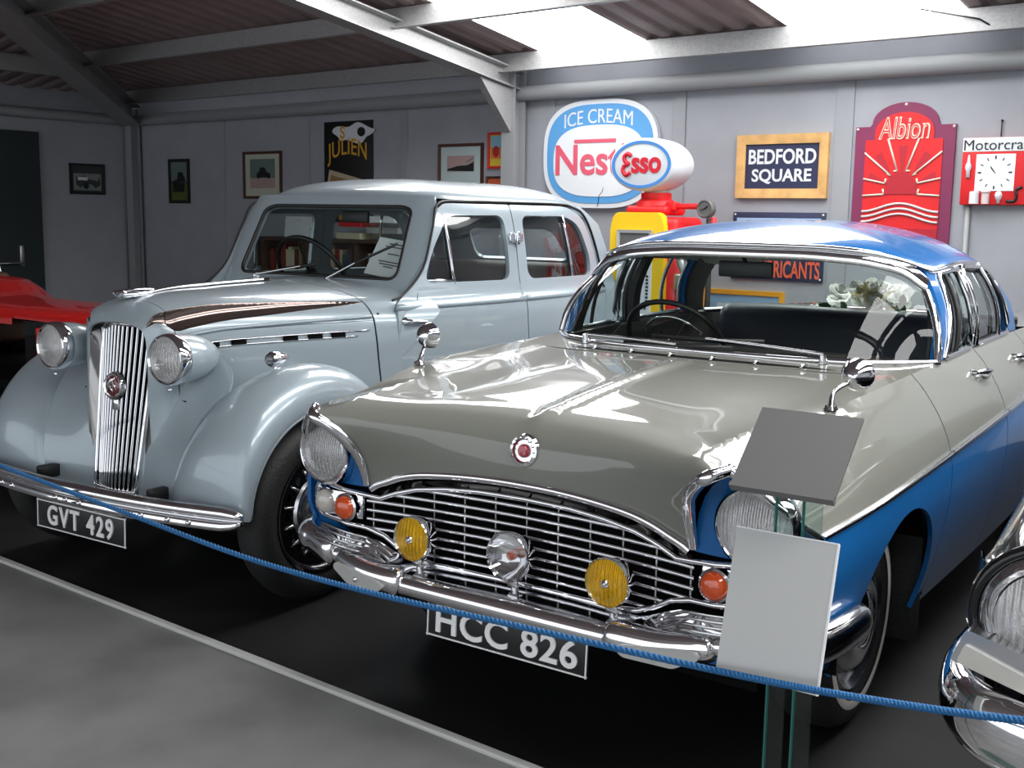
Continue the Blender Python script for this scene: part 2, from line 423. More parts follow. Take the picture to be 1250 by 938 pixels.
# main rafter with haunch plate
beam('roof_rafter', (CX, WY - .10, 2.575), (CX, -5.0, 2.575 + SL * (WY + 4.9)), .15, .16, 'steel')
bs('rafter_haunch', prism([(WY - .20, 2.50), (WY - .62, 2.565), (WY - .22, 2.15)], CX - .035, CX + .035, 'yz'), 'steel')
beam('roof_rafter', (1.55, WY - .10, 2.575), (1.55, -5.0, 2.575 + SL * (WY + 4.9)), .15, .16, 'steel')
beam('roof_rafter', (WX + .15, WY - .12, 2.52), (WX + .15 + 4.2, WY - .12 - 4.2, 2.52 + .145 * 4.2 + .0), .22, .22, 'steel')
# purlins
def zsec(A, B, h=.15, w=.06):
    A, B = Vector(A), Vector(B); t = (B - A).normalized(); s = t.cross(Vector((0, 0, 1))).normalized(); q = s.cross(t)
    sec = [(0, -h / 2), (w, -h / 2), (w, -h / 2 + .006), (.006, -h / 2 + .006), (.006, h / 2 - .006), (.006, h / 2), (-w, h / 2), (-w, h / 2 - .006), (0, h / 2 - .006)]
    g = loft([[tuple(P + s * a + q * b) for a, b in sec] for P in (A, B)], True); n = len(sec)
    g[1].append(tuple(reversed(range(n)))); g[1].append(tuple(range(n, 2 * n))); return g
for y in (WY - .30, WY - 1.55, WY - 2.80, WY - 4.05, WY - 5.3, WY - 6.6, WY - 7.9):
    x0 = WX + (WY - y); z = 2.74 + SL * (WY - y) - .085
    bs('roof_purlin', zsec((x0, y, z), (XR, y, z)), 'steel')
for d in (1.2, 2.4, 3.6):
    bs('roof_purlin', zsec((WX + d, WY - d, 2.74 + SL * d - .085), (WX + d, YF, 2.74 + SL * d - .085)), 'steel')
# profiled roof sheets, with translucent roof-light strips, seen and added
M['sheet'] = mat('profiled_roof_sheet', (.26, .195, .19, 1), .55, noise=.1, nscale=4)
M['skylight'] = mat_emit('daylit_rooflight', (1, 1, 1, 1), SKYLIGHT)
def prof(x):
    t = (x / .20) % 1.0
    return .03 if t < .30 else (.03 * (1 - (t - .30) / .12) if t < .42 else (0. if t < .88 else .03 * (t - .88) / .12))
SKY = [(-3.86, -2.86, 2.3, WY - .18), (-1.72, -.52, 2.3, WY - .18), (.75, 1.9, -.5, WY - .18), (2.9, 4.1, -2.5, WY - .18)]  # last two strips are unseen, added to brighten the right side
def strip(x0, x1, y0, y1, off=0.):
    xs = []; x = x0
    while x < x1 - 1e-6: xs.append(x); x += .02
    xs.append(x1)
    ys = [y0, y1]
    r = []
    for x in xs:
        r.append([(x, y, 2.74 + SL * (WY - y) + prof(x) + off) for y in ys])
    return loft(r)
main = []
def hip_main(x0, x1):
    r = []; x = x0
    while x <= x1 + 1e-6:
        yl = max(-5.2, WY - (x - WX) - .06); r.append([(x, y, 2.74 + SL * (WY - y) + prof(x)) for y in (yl, WY - .05)]); x += .02
    return loft(r)
main.append(hip_main(WX + .05, SKY[0][0] + .02))
cur = SKY[0][0]
for a, b, ya, yb in SKY:
    if a > cur: main.append(strip(cur, a, -5.2, WY - .05))
    main.append(strip(a, b, -5.2, ya)); main.append(strip(a, b, yb, WY - .05)); cur = b
main.append(strip(cur, XR, -5.2, WY - .05))
bs('ceiling', join(*main), 'sheet')
# hipped end slope
r = []; y = YF
while y <= WY - .05:
    xe = min(WX + (WY - y) + .12, WX + 10.7); r.append([(x, y, 2.74 + SL * (x - WX) + prof(y)) for x in (WX, xe)]); y += .02
bs('ceiling_hip', loft(r), 'sheet')
for k in range(len(SKY)):
    a, b, ya, yb = SKY[k]
    bs('window_%d' % (k + 1), strip(a, b, ya, yb), 'skylight')  # includes the two added strips out of view
# door in the left wall
bs('door_1', join(box((WX + .03, 3.2, 1.14), (.05, 2.0, 2.28)), box((WX + .045, 3.05, 1.0), (.05, 1.72, 1.98)), box((WX + .06, 2.6, 1.55), (.02, .8, .5)), box((WX + .06, 2.6, .55), (.02, .8, .7))), 'door_green')
hd = mk('door_handle', join(rbox((WX + .085, 3.93, .96), (.03, .045, .22), .006), tube([(WX + .10, 3.93, .885), (WX + .14, 3.93, .885), (WX + .14, 3.60, .885)], .012, 8), ), 'alu', None, True, (0, 0, 0), BR)
hd.parent = bpy.data.objects['door_1']; hd.rotation_euler = (0, 0, 0)
bs('roof_cable', tube([(-.78, WY - .36, 2.79), (-.42, WY - .33, 2.70), (-.36, WY - .30, 2.66)], .006, 6), 'black', True)
# ============================================================ TWO-TONE SALOON (right)
def stk(*a): return np.stack(np.broadcast_arrays(*a), -1).astype(float)
def sst(a, b, q): t = np.clip((np.asarray(q, float) - a) / (b - a), 0, 1); return t * t * (3 - 2 * t)
PC = thing('saloon_car', 'grey and blue two-tone saloon with blue roof, chrome grille and plate HCC 826', 'car')
zr = Sp((-.12, .888), (-.05, .897), (.05, .903), (.15, .912), (.40, .960), (.85, .985), (1.35, 1.0), (2.0, 1.015), (2.6, 1.02), (3.4, 1.0), (4.4, .97))
xr = Sp((-.12, .650), (0, .675), (.15, .690), (.4, .705), (.8, .718), (1.35, .727), (2.6, .727), (3.4, .70), (4.4, .62))
dxs = Sp((0, 0), (.05, .035), (.12, .072), (.22, .112), (.34, .138), (.45, .142), (.6, .130), (.8, .10), (1, .055))
def pside(Y, Z):
    t = (zr(Y) - Z) / (zr(Y) - .25); return stk(xr(Y) + dxs(t), Y, Z)
def trimz(y): return .718 + .042 * (y - .084)
SILL = .27
def seamed(y0, y1, top_in=0.0):
    up = [(y0, trimz(y0) + .002), (y1, trimz(y1) + .002)]
    return up
ys_ = lambda a, b, n: LSP(a, b, n)
def ridge_pts(a, b, n, d=.0): return [(y, float(zr(y)) - d) for y in ys_(a, b, n)]
def arch(yc, r, n=28, z0=.32):
    return [(yc + r * math.cos(t), z0 + r * math.sin(t)) for t in np.linspace(math.pi + .15, -.15, n)]
AF = 0.70; AR_ = .70 + 2.667; RAD = .345
lead = [(-.088, .892), (-.075, .862), (-.04, .815), (.01, .77), (.055, .738), (.084, .718)]
wing_up = [(.084, .718), (1.09, trimz(1.09))] + [(1.09, float(zr(1.09)))] + ridge_pts(1.0, -.088, 16) + lead[1:-1]
ar = arch(AF, RAD)
wing_lo = [(1.09, trimz(1.09) - .001), (1.09, SILL)] + [(ar[-1][0], SILL)] + list(reversed(ar)) + [(ar[0][0], SILL + .02), (.16, .36), (.07, .45), (.035, .56), (.04, .66), (.084, .717)]
door_f_u = [(1.098, trimz(1.098)), (1.835, trimz(1.835))] + ridge_pts(1.835, 1.098, 8)
door_f_l = [(1.098, SILL), (1.835, SILL), (1.835, trimz(1.835)), (1.098, trimz(1.098))]
door_r_u = [(1.843, trimz(1.843)), (2.55, trimz(2.55))] + ridge_pts(2.55, 1.843, 8)
door_r_l = [(1.843, SILL), (2.55, SILL), (2.55, trimz(2.55)), (1.843, trimz(1.843))]
arr = arch(AR_, RAD)
rear_u = [(2.558, trimz(2.558)), (4.40, trimz(4.40))] + ridge_pts(4.40, 2.558, 14)
rear_l = [(2.558, SILL)] + [(arr[0][0], SILL)] + arr + [(arr[-1][0], SILL), (4.40, .33), (4.40, trimz(4.40)), (2.558, trimz(2.558))]
def two(pu, pl, h=.045):
    a = panel(pside, pu, (), h, .014, (1, 0, 0)); b = panel(pside, pl, (), h, .014, (1, 0, 0))
    n = len(a[0]); return (a[0] + b[0], a[1] + [tuple(i + n for i in q) for q in b[1]], a[2] + b[2], [0] * len(a[1]) + [1] * len(b[1]))
def mirm(g): m = mirx(g); return m + ((g[3],) if len(g) > 3 else ())
gw, gf, gr, gq = two(wing_up, wing_lo, .032), two(door_f_u, door_f_l), two(door_r_u, door_r_l), two(rear_u, rear_l)
for s in (1, -1):
    f_ = (lambda g: g) if s > 0 else mirm
    wing = mk('front_wing', f_(gw), ['grey', 'blue'], PC)
    df = mk('door', f_(gf), ['grey', 'blue'], PC)
    dr = mk('door', f_(gr), ['grey', 'blue'], PC)
    mk('rear_wing', f_(gq), ['grey', 'blue'], PC)
    # chrome side strip, one length per panel
    for par, a, b in ((wing, .084, 1.09), (df, 1.098, 1.835), (dr, 1.843, 2.55)):
        P = [pside(y, trimz(y)) + np.array([.004, 0, 0]) for y in ys_(a, b, 12)]
        mk('side_strip', sgn(tube(P, .009, 8, flat=1.1), s), 'chrome', par, angle=60)
    # handles
    for par, y in ((df, 1.70), (dr, 2.32)):
        p = pside(y, .945)
        hg = join(tube([p + np.array([.012, -.07, .004]), p + np.array([.032, -.02, .006]), p + np.array([.032, .06, .0])], [.008, .011, .008], 8),
                  tube([p + np.array([-.005, .03, -.012]), p + np.array([.034, .03, -.014])], .014, 10),
                  tube([p + np.array([-.005, -.07, .004]), p + np.array([.015, -.07, .004])], .009, 8))
        mk('door_handle', sgn(hg, s), 'chrome', par, angle=50)
# ---- bonnet
Yb = Sp((0, 1.045), (.3, .775), (.6, .49), (.85, .24), (.96, .135), (1.01, .09), (1.06, .055), (1.12, .037), (1.19, .034), (1.26, .046), (1.34, .07))
Zb = Sp((0, .985), (.3, .975), (.6, .955), (.85, .930), (.96, .915), (1.01, .898), (1.06, .862), (1.12, .808), (1.19, .745), (1.26, .68), (1.34, .60))
rise = Sp((0, 0), (.2, -.002), (.36, -.12), (.47, -.30), (.56, -.05), (.62, .45), (.67, .88), (.70, 1.0), (.75, 1.0))
bowk = Sp((0, 0), (.5, .0), (.75, .35), (.96, 1.0), (1.05, .9), (1.2, .42), (1.4, .36))
def pbon(Uu, W):
    Uu = np.asarray(Uu, float); W = np.asarray(W, float)
    y = Yb(W) - .205 * (Uu / .66) ** 2 * bowk(W)
    x = Uu * xr(y) / .70
    D = zr(y) - Zb(W); fade = 1 - sst(.98, 1.06, W)
    up = np.maximum(D, .012)
    a = np.abs(Uu); z = Zb(W) + np.where(a > .6, D, up) * rise(a) * fade
    z = z + .010 * np.exp(-(Uu / .028) ** 2) * sst(.0, .12, W) * fade
    return stk(x, y, z)
def w_at(u, z):
    ww = np.linspace(.93, 1.34, 400); zz = pbon(np.full(400, u), ww)[:, 2]; return float(ww[np.argmin(abs(zz - z))])
lamp_xz = [(.672, .893), (.645, .878), (.61, .858), (.575, .83), (.55, .795), (.535, .75), (.53, .70), (.53, .665)]
lip_xz = [(.515, .657), (.49, .672), (.45, .688), (.40, .707), (.33, .722), (.22, .733), (.1, .738), (0, .739)]
uw = lambda L: [(x * .70 / .672, w_at(x * .70 / .672, z)) for x, z in L]
lampU, lipU = uw(lamp_xz), uw(lip_xz)
half = [(.70, .962)] + lampU + lipU
out_b = [(-.70, 0.0)] + [(u, 0.0 + .035 * math.cos(u / .7 * math.pi / 2)) for u in LSP(-.6, .6, 9)] + [(.70, 0.0)] + [(.70, w_) for w_ in LSP(.1, .94, 12)] + half + [(-a, b) for a, b in reversed(half[:-1])] + [(-.70, w_) for w_ in LSP(.94, .1, 12)]
bonnet = mk('bonnet', panel(pbon, out_b, (), .024, .010, lambda X: X - np.array([0, .6, .5])), 'grey', PC)
lip3 = [pbon(u, w_) for u, w_ in lipU]; lamp3 = [pbon(u, w_) for u, w_ in [(.70, .955)] + lampU]
allip = [tuple(p) for p in lip3] + [(-p[0], p[1], p[2]) for p in lip3[-2::-1]]
allip = [(x, y - .006, z - .004) for x, y, z in catmull(allip, 70)]
mk('lip_moulding', tube(allip, .010, 8, flat=1.2), 'chrome', bonnet, angle=60)
# dark polished band under the lip
g = loft([[(x, y - .002, z - .004), (x, y + .020, z - .011), (x, y + .034, z - .026), (x, y + .038, z - .050)] for x, y, z in allip])
mk('grille_surround', g, 'dark_chrome', PC)
# badge
bc = pbon(0., w_at(0., .829)); nb = Vector((0, -1, .12)).normalized()
bd = mk('bonnet_badge', lathe([(.0, .004), (.030, .004), (.034, .012), (.043, .010), (.047, .0)], bc, nb, 40), 'chrome', bonnet, angle=40)
mk('badge_centre', join(lathe([(0, .018), (.014, .017), (.019, .010), (.019, .0)], bc, nb, 24)), 'ruby', bd, angle=40)
mk('badge_studs', join(*[lathe([(0, .016), (.003, .014), (.0035, .008)], Vector(bc) + Vector((.036 * math.cos(a), -.002, .036 * math.sin(a))), nb, 6) for a in np.linspace(0, 6.283, 15)[:-1]]), 'dull_chrome', bd)
# cowl panel with air intake slot
def pcowl(X, Tt):
    X = np.asarray(X, float); a = np.clip(np.abs(X) / .727, 0, 1)
    yf = 1.045 - .035 * np.cos(X / .7 * np.pi / 2) * 1.0 + 0.004
    yb = 1.13 + .245 * a ** 2.6
    y = yf + (yb - yf) * Tt; z = .985 + .012 * Tt + (zr(y) - .992) * a ** 3
    return stk(X, y, z)
co = [(-.722, 0), (.722, 0), (.727, .5), (.727, 1), (-.727, 1), (-.727, .5)]
mk('cowl_panel', panel(pcowl, [(x, t) for x, t in co], (), .05, .01, (0, 0, 1)), 'grey', PC)
slot_t = lambda X: (X, .30)
def slot_pt(x, t): p = pcowl(x, t); return (float(p[0]), float(p[1]), float(p[2]) + .0015)
xs = LSP(-.50, .50, 31)
wdt = lambda x: .24 * max(0., 1 - (abs(x) / .505) ** 3)
sl = mk('air_intake', loft([[slot_pt(x, .16), slot_pt(x, .16 + wdt(x))] for x in xs]), 'void', PC)
for x in (-.385, -.23, -.075, .08, .235, .39):
    a, b = slot_pt(x, .08), slot_pt(x, .42)
    mk('intake_clip', tube([(x, a[1], a[2] + .002), (x, (a[1] * 2 + b[1]) / 3, a[2] + .010), (x, b[1], b[2] + .004)], .0055, 6), 'chrome', sl)
# ---- headlamp pods
outer = [pside(y, z) for y, z in lead]
def ppod(X, Z):
    X = np.asarray(X, float); Z = np.asarray(Z, float)
    return stk(X, -.018 + .11 * (np.clip(X - .53, 0, 1) / .30) ** 2 - .055 * sst(.78, .90, Z) + .02, Z)
podp = [(.532, .655), (.533, .70), (.538, .75), (.553, .795), (.578, .828), (.612, .855), (.648, .876), (.672, .885)] + [(float(p[0]) - .006, float(p[2]) - .004) for p in outer[1:]] + [(.838, .66), (.82, .635)]
pod = panel(ppod, podp, (ell(.692, .747, .088, .088, 32),), .035, .01, (0, -1, 0))
rim_in = [tuple(p) for p in reversed(lamp3)]
rim_out = [tuple(p) for p in outer]
rim = catmull(rim_in + rim_out[1:], 60)
rim = [(x, y - .006, z) for x, y, z in rim]
def headlamp(par, c, r, ax, s, lens='lens', depth=.035, body='chrome', nm='headlamp'):
    h = mk(nm, lathe([(r * 1.16, -.02), (r * 1.19, .004), (r * 1.15, .022), (r * 1.06, .030), (r * 1.0, .026), (r * .985, .010), (r * .96, -.005)], c, ax, 48), body, par, angle=50)
    mk('reflector', lathe([(r * .99, 0.006), (r * .9, -.018), (r * .7, -.045), (r * .4, -.066), (r * .12, -.074), (r * .1, -.045), (0, -.043)], c, ax, 40), 'chrome', h, angle=70)
    mk('lens', lathe([(r * 1.0, .018), (r * .9, .026), (r * .7, .036), (r * .4, .044), (r * .15, .047), (0.0005, .0475)], c, ax, 40), lens, h)
    return h
for s in (1, -1):
    pd = mk('lamp_pod', sgn(pod, s), 'blue', PC)
    mk('pod_moulding', sgn(tube(rim, [.011 + .007 * math.sin(math.pi * min(1, i / 40)) for i in range(60)], 8), s), 'chrome', pd, angle=60)
    headlamp(PC, (s * .692, -.002, .747), .088, Vector((s * .06, -1, .02)), s)
    # hood over the pod, inner skin
# ---- grille
def gy(x): return .045 - .06 * (abs(x) / .60) ** 2 if abs(x) < .6 else -.015 + (abs(x) - .6) * .22
gtop = [(.0, .694), (.15, .692), (.26, .684), (.36, .670), (.43, .650), (.485, .628), (.53, .632), (.62, .640), (.73, .646)]
gbot = [(.755, .62), (.755, .56), (.72, .540), (.62, .538), (.53, .532), (.47, .515), (.42, .485), (.37, .465), (.30, .455), (.15, .452), (0, .452)]
Gh = gtop + gbot
G = Gh + [(-a, b) for a, b in reversed(Gh[1:-1])]
gr_ = mk('grille', loft([[(x, gy(x) + .055, .44), (x, gy(x) + .055, .70)] for x in LSP(-.77, .77, 40)]), 'void', PC)
Gc = densify(G, .03)
mk('grille_frame', tube([(x, gy(x) - .004, z) for x, z in Gc], .008, 8, closed=True), 'chrome', gr_, angle=60)
def spans(z, P=None):
    P = P or G; xs = []
    for i in range(len(P)):
        (x1, z1), (x2, z2) = P[i - 1], P[i]
        if (z1 > z) != (z2 > z): xs.append(x1 + (z - z1) / (z2 - z1) * (x2 - x1))
    xs.sort(); return list(zip(xs[::2], xs[1::2]))
for z in np.linspace(.668, .478, 8):
    bits = []
    for a, b in spans(z):
        if z < .64 and z > .53: a = max(a, -.535); b = min(b, .535)
        if b - a < .05: continue
        bits.append(tube([(x, gy(x) + .004, z) for x in LSP(a, b, 24)], .0066, 8, flat=.85))
    if bits: mk('grille_bar', join(*bits), 'chrome', gr_, angle=60)
for x in np.linspace(-.52, .52, 11):
    zz = [z for z in np.linspace(.44, .70, 200) if any(a < x < b for a, b in spans(z))]
    if zz: mk('grille_divider', tube([(x, gy(x) + .018, min(zz)), (x, gy(x) + .018, max(zz))], .0045, 6, flat=2), 'dull_chrome', gr_, angle=60)
# side and flasher lamps in the grille ends
for s in (1, -1):
    sh = mk('sidelamp_housing', sgn(join(rbox((.65, gy(.65) + .014, .588), (.20, .03, .082), .014), *[lathe([(.041, -.02), (.043, .012), (.037, .016)], (x, gy(x), .588), (0, -1, 0), 28) for x in (.60, .70)]), s), 'chrome', PC, angle=40)
    for x, m_, nm in ((.60, 'amber', 'flasher_lens'), (.70, 'white_lens', 'sidelamp_lens')):
        mk(nm, sgn(lathe([(.037, .012), (.034, .024), (.024, .033), (.012, .037), (.0005, .038)], (x, gy(x), .588), (0, -1, 0), 28), s), m_, sh)
    # fluted lower lip strips below the lamps
    for k in range(4):
        P = [(.72, .515), (.60, .512), (.52, .502), (.465, .478), (.42, .45), (.36, .438)]
        P = [(x, gy(x) - .012 - .012 * k, z - .011 * k) for x, z in P]
        mk('valance_flute', sgn(tube(catmull(P, 24), .0042, 6), s), 'dull_chrome', gr_, angle=60)
for k in range(3):
    mk('valance_flute', tube([(x, gy(x) - .012 - .014 * k, .440 - .008 * k) for x in LSP(-.36, .36, 16)], .0040, 6), 'dull_chrome', gr_, angle=60)
# blue apron in front of the chassis
ap = [(-.83, .655), (-.83, .40), (-.5, .36), (.5, .36), (.83, .40), (.83, .655), (.76, .655), (.76, .53), (.45, .43), (-.45, .43), (-.76, .53), (-.76, .655)]
def papron(X, Z): X = np.asarray(X, float); return stk(X, np.where(np.abs(X) < .6, .05 - .05 * (X / .6) ** 2, .0 + (np.abs(X) - .6) * .22) + .02, Z)
mk('front_apron', panel(papron, ap, (), .05, .012, (0, -1, 0)), 'blue', PC)
# ---- bumper
def bump_y(x): x = abs(x); return -.072 + .045 * (x / .6) ** 2 if x < .62 else -.024 + (x - .62) * .30
bm_c = mk('bumper', tube([(x, bump_y(x), .412 + .004 * math.cos(x * 6)) for x in LSP(-.355, .355, 26)], .036, 16, flat=.92), 'chrome', PC, angle=60)
mk('bumper_apron', loft([[(x, bump_y(x) - .004, .444), (x, bump_y(x) + .03, .446), (x, gy(x) - .004, .452 + .055 * float(sst(.36, .54, abs(x))))] for x in LSP(-.74, .74, 50)]), 'chrome', bm_c)
for s in (1, -1):
    P = catmull([(.345, bump_y(.345), .415), (.375, bump_y(.375) - .012, .418), (.48, bump_y(.48) - .016, .420), (.585, bump_y(.585) - .006, .432), (.605, bump_y(.6), .436)], 20)
    rr = [.024, .034, .041, .043, .043, .042, .041, .04, .039, .038, .038, .037, .037, .036, .036, .035, .033, .03, .026, .02]
    w_ = mk('bumper_wing', sgn(tube(P, rr, 16, flat=1.05), s), 'chrome', bm_c, angle=60)
    fp = [(.375, .408), (.40, .388), (.53, .384), (.595, .418), (.588, .436), (.52, .432), (.40, .420)]
    fl = prism(rpoly(fp, .010), 0, .012)
    fl = [(p[0], bump_y(p[0]) - .060 + p[1], p[2]) for p in fl[0]], fl[1]
    mk('bumper_plate', sgn(fl, s), 'card_light', w_, angle=40)
    mk('bumper_bolt', sgn(lathe([(.008, 0), (.008, .008), (.005, .011), (0, .011)], (.49, bump_y(.49) - .058, .406), (0, -1, 0), 6), s), 'chrome', w_)
    mk('bumper_knuckle', sgn(join(lathe([(.0, -.018), (.020, -.016), (.027, 0), (.020, .016), (0, .018)], (.622, bump_y(.615) - .004, .440), (1, 0, .1), 18)), s), 'chrome', w_, angle=60)
    P = catmull([(.632, bump_y(.632), .442), (.67, bump_y(.67) - .004, .447), (.75, bump_y(.75) - .002, .455), (.792, .025, .460), (.822, .075, .462), (.838, .16, .463), (.842, .30, .460), (.838, .36, .458)], 36)
    rr = [.028, .038, .042, .044] + [.045] * 26 + [.043, .04, .036, .03, .02, .008]
    mk('bumper_end', sgn(tube(P, rr, 16, flat=1.1), s), 'chrome', bm_c, angle=60)
# number plate
def number_plate(par, txt, o, wd, ht, size, bold, sxx, tilt, spacing=1.05):
    Mx = Matrix.Translation(Vector(o)) @ Matrix.Rotation(math.radians(90) + tilt, 4, 'X')
    pl = mk('number_plate', tf(rbox((0, 0, 0), (wd, ht, .008), .003), Mx), 'plate_black', par, angle=40)
    rm = join(box((0, ht / 2 - .004, .005), (wd, .004, .004)), box((0, -ht / 2 + .004, .005), (wd, .004, .004)), box((wd / 2 - .004, 0, .005), (.004, ht, .004)), box((-wd / 2 + .004, 0, .005), (.004, ht, .004)))
    mk('plate_border', tf(rm, Mx), 'plate_white', pl, smooth=False)
    tg = mv(text_geo(txt, size, bold, .003, 'CENTER', sxx, spacing), (0, -.002, .006))
    cs = sorted(set(round(p[0], 5) for p in tg[0])); gap = max(range(1, len(cs)), key=lambda i: cs[i] - cs[i - 1]); xm = (cs[gap] + cs[gap - 1]) / 2
    for nm, keep in (('plate_letters', lambda x: x < xm), ('plate_digits', lambda x: x >= xm)):
        fs = [q for q in tg[1] if keep(tg[0][q[0]][0])]; ids = sorted(set(i for q in fs for i in q)); mp_ = {i: k for k, i in enumerate(ids)}
        mk(nm, tf(([tg[0][i] for i in ids], [tuple(mp_[i] for i in q) for q in fs]), Mx), 'plate_white', pl, smooth=False)
    return pl
number_plate(PC, 'HCC 826', (.008, -.055, .333), .53, .105, .105, .002, 1.10, -.05, 1.06)
# ---- spot and fog lamps on the bumper
def aux_lamp(nm, x, y, z, r, lens, bulb):
    h = mk(nm, lathe([(.012, -.062), (r * .55, -.058), (r * .92, -.038), (r * 1.06, -.006), (r * 1.10, .006), (r * 1.04, .014), (r * .98, .008)], (x, y, z), (0, -1, .03), 40), 'chrome', PC, angle=50)
    mk('reflector', lathe([(r * .98, .004), (r * .8, -.014), (r * .5, -.03), (r * .1, -.038), (0, -.038)], (x, y, z), (0, -1, .03), 32), 'chrome', h)
    mk('lens', lathe([(r * .99, .008), (r * .7, .014), (r * .3, .018), (.0005, .019)], (x, y, z), (0, -1, .03), 32), lens, h)
    mk('bulb_shield', lathe([(0, .030), (r * .16, .026), (r * .2, .016), (r * .2, -.02)] if bulb == 'chrome' else [(0, .0), (r * .2, -.004), (r * .22, -.02), (r * .12, -.034)], (x, y, z), (0, -1, .03), 20), bulb, h)
    mk('bracket', join(tube([(x, y + .03, z - r * .8), (x, y + .03, z - r - .045)], .011, 10), rbox((x, y + .028, z - r - .015), (.036, .030, .026), .006)), 'dull_chrome', h, angle=40)
    return h
for s in (1, -1): aux_lamp('fog_lamp', s * .320, -.045, .546, .060, 'lens_yellow', 'chrome')
sp_ = aux_lamp('spot_lamp', 0.002, -.030, .550, .064, 'lens_plain', 'amber')
# ---- windscreen
wb = [Sp((0, 0), (.5, .40), (.8, .625), (1, .735)), Sp((0, 1.145), (.5, 1.165), (.8, 1.245), (1, 1.372)), Sp((0, 1.0), (1, 1.004))]
wt = [Sp((0, 0), (.5, .33), (.75, .49), (.9, .585), (1, .652)), Sp((0, 1.415), (.5, 1.425), (.75, 1.450), (.9, 1.475), (1, 1.490)), Sp((0, 1.330), (.5, 1.324), (.75, 1.306), (.9, 1.276), (1, 1.222))]
def pws(A, B):
    A = np.asarray(A, float); B = np.asarray(B, float); q = np.abs(A); sg = np.sign(A)
    bot = stk(wb[0](q) * sg, wb[1](q), wb[2](q)); top = stk(wt[0](q) * sg, wt[1](q), wt[2](q))
    k = B[..., None]; r = bot + (top - bot) * k
    bl = np.sin(np.pi * np.clip(B, 0, 1))
    return r + stk(sg * .02 * q ** 2, -.018 + 0 * q, 0 * q + .006) * bl[..., None]
ag = LSP(-1, 1, 49); bg_ = LSP(0, 1, 11)
wsg = grid(lambda a, b: pws(a, b), ag, bg_)
ws = mk('windscreen', wsg, 'glass', PC)
mk('windscreen_seal', tube([pws(a, 0.0) for a in ag], .011, 8), 'chrome', ws, angle=60)
mk('header_moulding', loft([[pws(a, .975) + np.array([0, -.008, 0]), pws(a, .975) + np.array([0, -.016, .012]), pws(a, 1.0) + np.array([0, -.008, .030]), pws(a, 1.0) + np.array([0, .012, .046])] for a in ag]), 'chrome', ws)
for s in (1, -1):
    mk('pillar_moulding', tube([pws(s * .992, b) for b in bg_] , .013, 8), 'chrome', ws, angle=60)
# wipers
for x0, x1, t1 in ((.40, .0, .11), (-.46, -.10, .03)):
    p = pws(x0 / .75, 0.02); q = pws(x1 / .75, t1)
    wp = mk('wiper', join(tube([p + np.array([0, -.03, -.012]), p + np.array([0, -.035, .018])], [.015, .011], 10), tube([p + np.array([0, -.03, .018]), (np.array(p) + np.array(q)) / 2 + np.array([0, -.03, .016]), q + np.array([0, -.014, .008])], [.006, .005, .004], 8)), 'chrome', ws, angle=50)
    d = np.array([.16 * (1 if x0 > 0 else 1), 0, 0])
    a_ = pws((x1 - .20) / .75, t1 - .01) + np.array([0, -.010, .004]); b_ = pws((x1 + .20) / .75, t1 + .02) + np.array([0, -.010, .004])
    mk('wiper_blade', tube([a_, q + np.array([0, -.010, .003]), b_], .0045, 6, flat=1.6), 'black', wp)
# ---- roof
rr_x = [(0, 1.405, 1.374), (.18, 1.408, 1.373), (.34, 1.418, 1.369), (.48, 1.445, 1.354), (.575, 1.485, 1.328), (.635, 1.545, 1.300), (.652, 1.64, 1.300), (.655, 1.76, 1.312), (.650, 1.95, 1.316), (.645, 2.16, 1.308), (.63, 2.34, 1.29), (.595, 2.50, 1.27), (.52, 2.62, 1.278), (.36, 2.71, 1.295), (.18, 2.75, 1.304), (0, 2.76, 1.307)]
ringR = catmull(rr_x, 60); ringF = ringR + [(-x, y, z) for x, y, z in ringR[-2:0:-1]]
def dome(ring, zc, ylo, yhi, p, q, n=16):
    rings = []
    for r_ in np.linspace(1, 0, n):
        r = 1 - (1 - r_) ** 1.6
        rings.append([(x * r, min(max(y, ylo), yhi) + (y - min(max(y, ylo), yhi)) * r, z + (zc - z) * (1 - r ** p) ** (1 / q)) for x, y, z in ring])
    return loft(rings, True)
roof = mk('roof', dome(ringF, 1.462, 1.95, 2.25, 2.2, 1.25), 'blue', PC)
mk('roof_gutter', tube([(x, y, z - .004) for x, y, z in ringF], .009, 8, closed=True), 'chrome', roof, angle=60)
hd_ = dome(ringF, 1.445, 1.95, 2.25, 2.2, 1.25, 8); mk('headlining', ([(x * .97, 2.1 + (y - 2.1) * .97, z - .022) for x, y, z in hd_[0]], hd_[1]), 'cream', roof)
# pillars, side glass
def sidept(y0, y1, t, off=0.): # belt y0 to gutter y1
    b = np.array([.730, y0, float(zr(y0)) + .004]); x1 = np.interp(y1, [1.5, 1.58, 1.72, 1.95, 2.18, 2.38, 2.60], [.612, .640, .655, .652, .645, .63, .60]); z1 = np.interp(y1, [1.5, 1.58, 1.72, 1.95, 2.18, 2.38, 2.6], [1.305, 1.296, 1.308, 1.314, 1.305, 1.287, 1.266])
    q = np.array([x1, y1, z1]); r = b + (q - b) * t; r[0] += .03 * math.sin(math.pi * t) + off; return r
TT = LSP(0, 1, 9)
def band(a0, a1, b0, b1, off=0., th=.03):
    o = loft([[sidept(a0, a1, t, off), sidept(b0, b1, t, off)] for t in TT]); i_ = loft([[sidept(b0, b1, t, off - th), sidept(a0, a1, t, off - th)] for t in TT])
    e1 = loft([[sidept(a0, a1, t, off - th), sidept(a0, a1, t, off)] for t in TT]); e2 = loft([[sidept(b0, b1, t, off), sidept(b0, b1, t, off - th)] for t in TT])
    return join(o, i_, e1, e2)
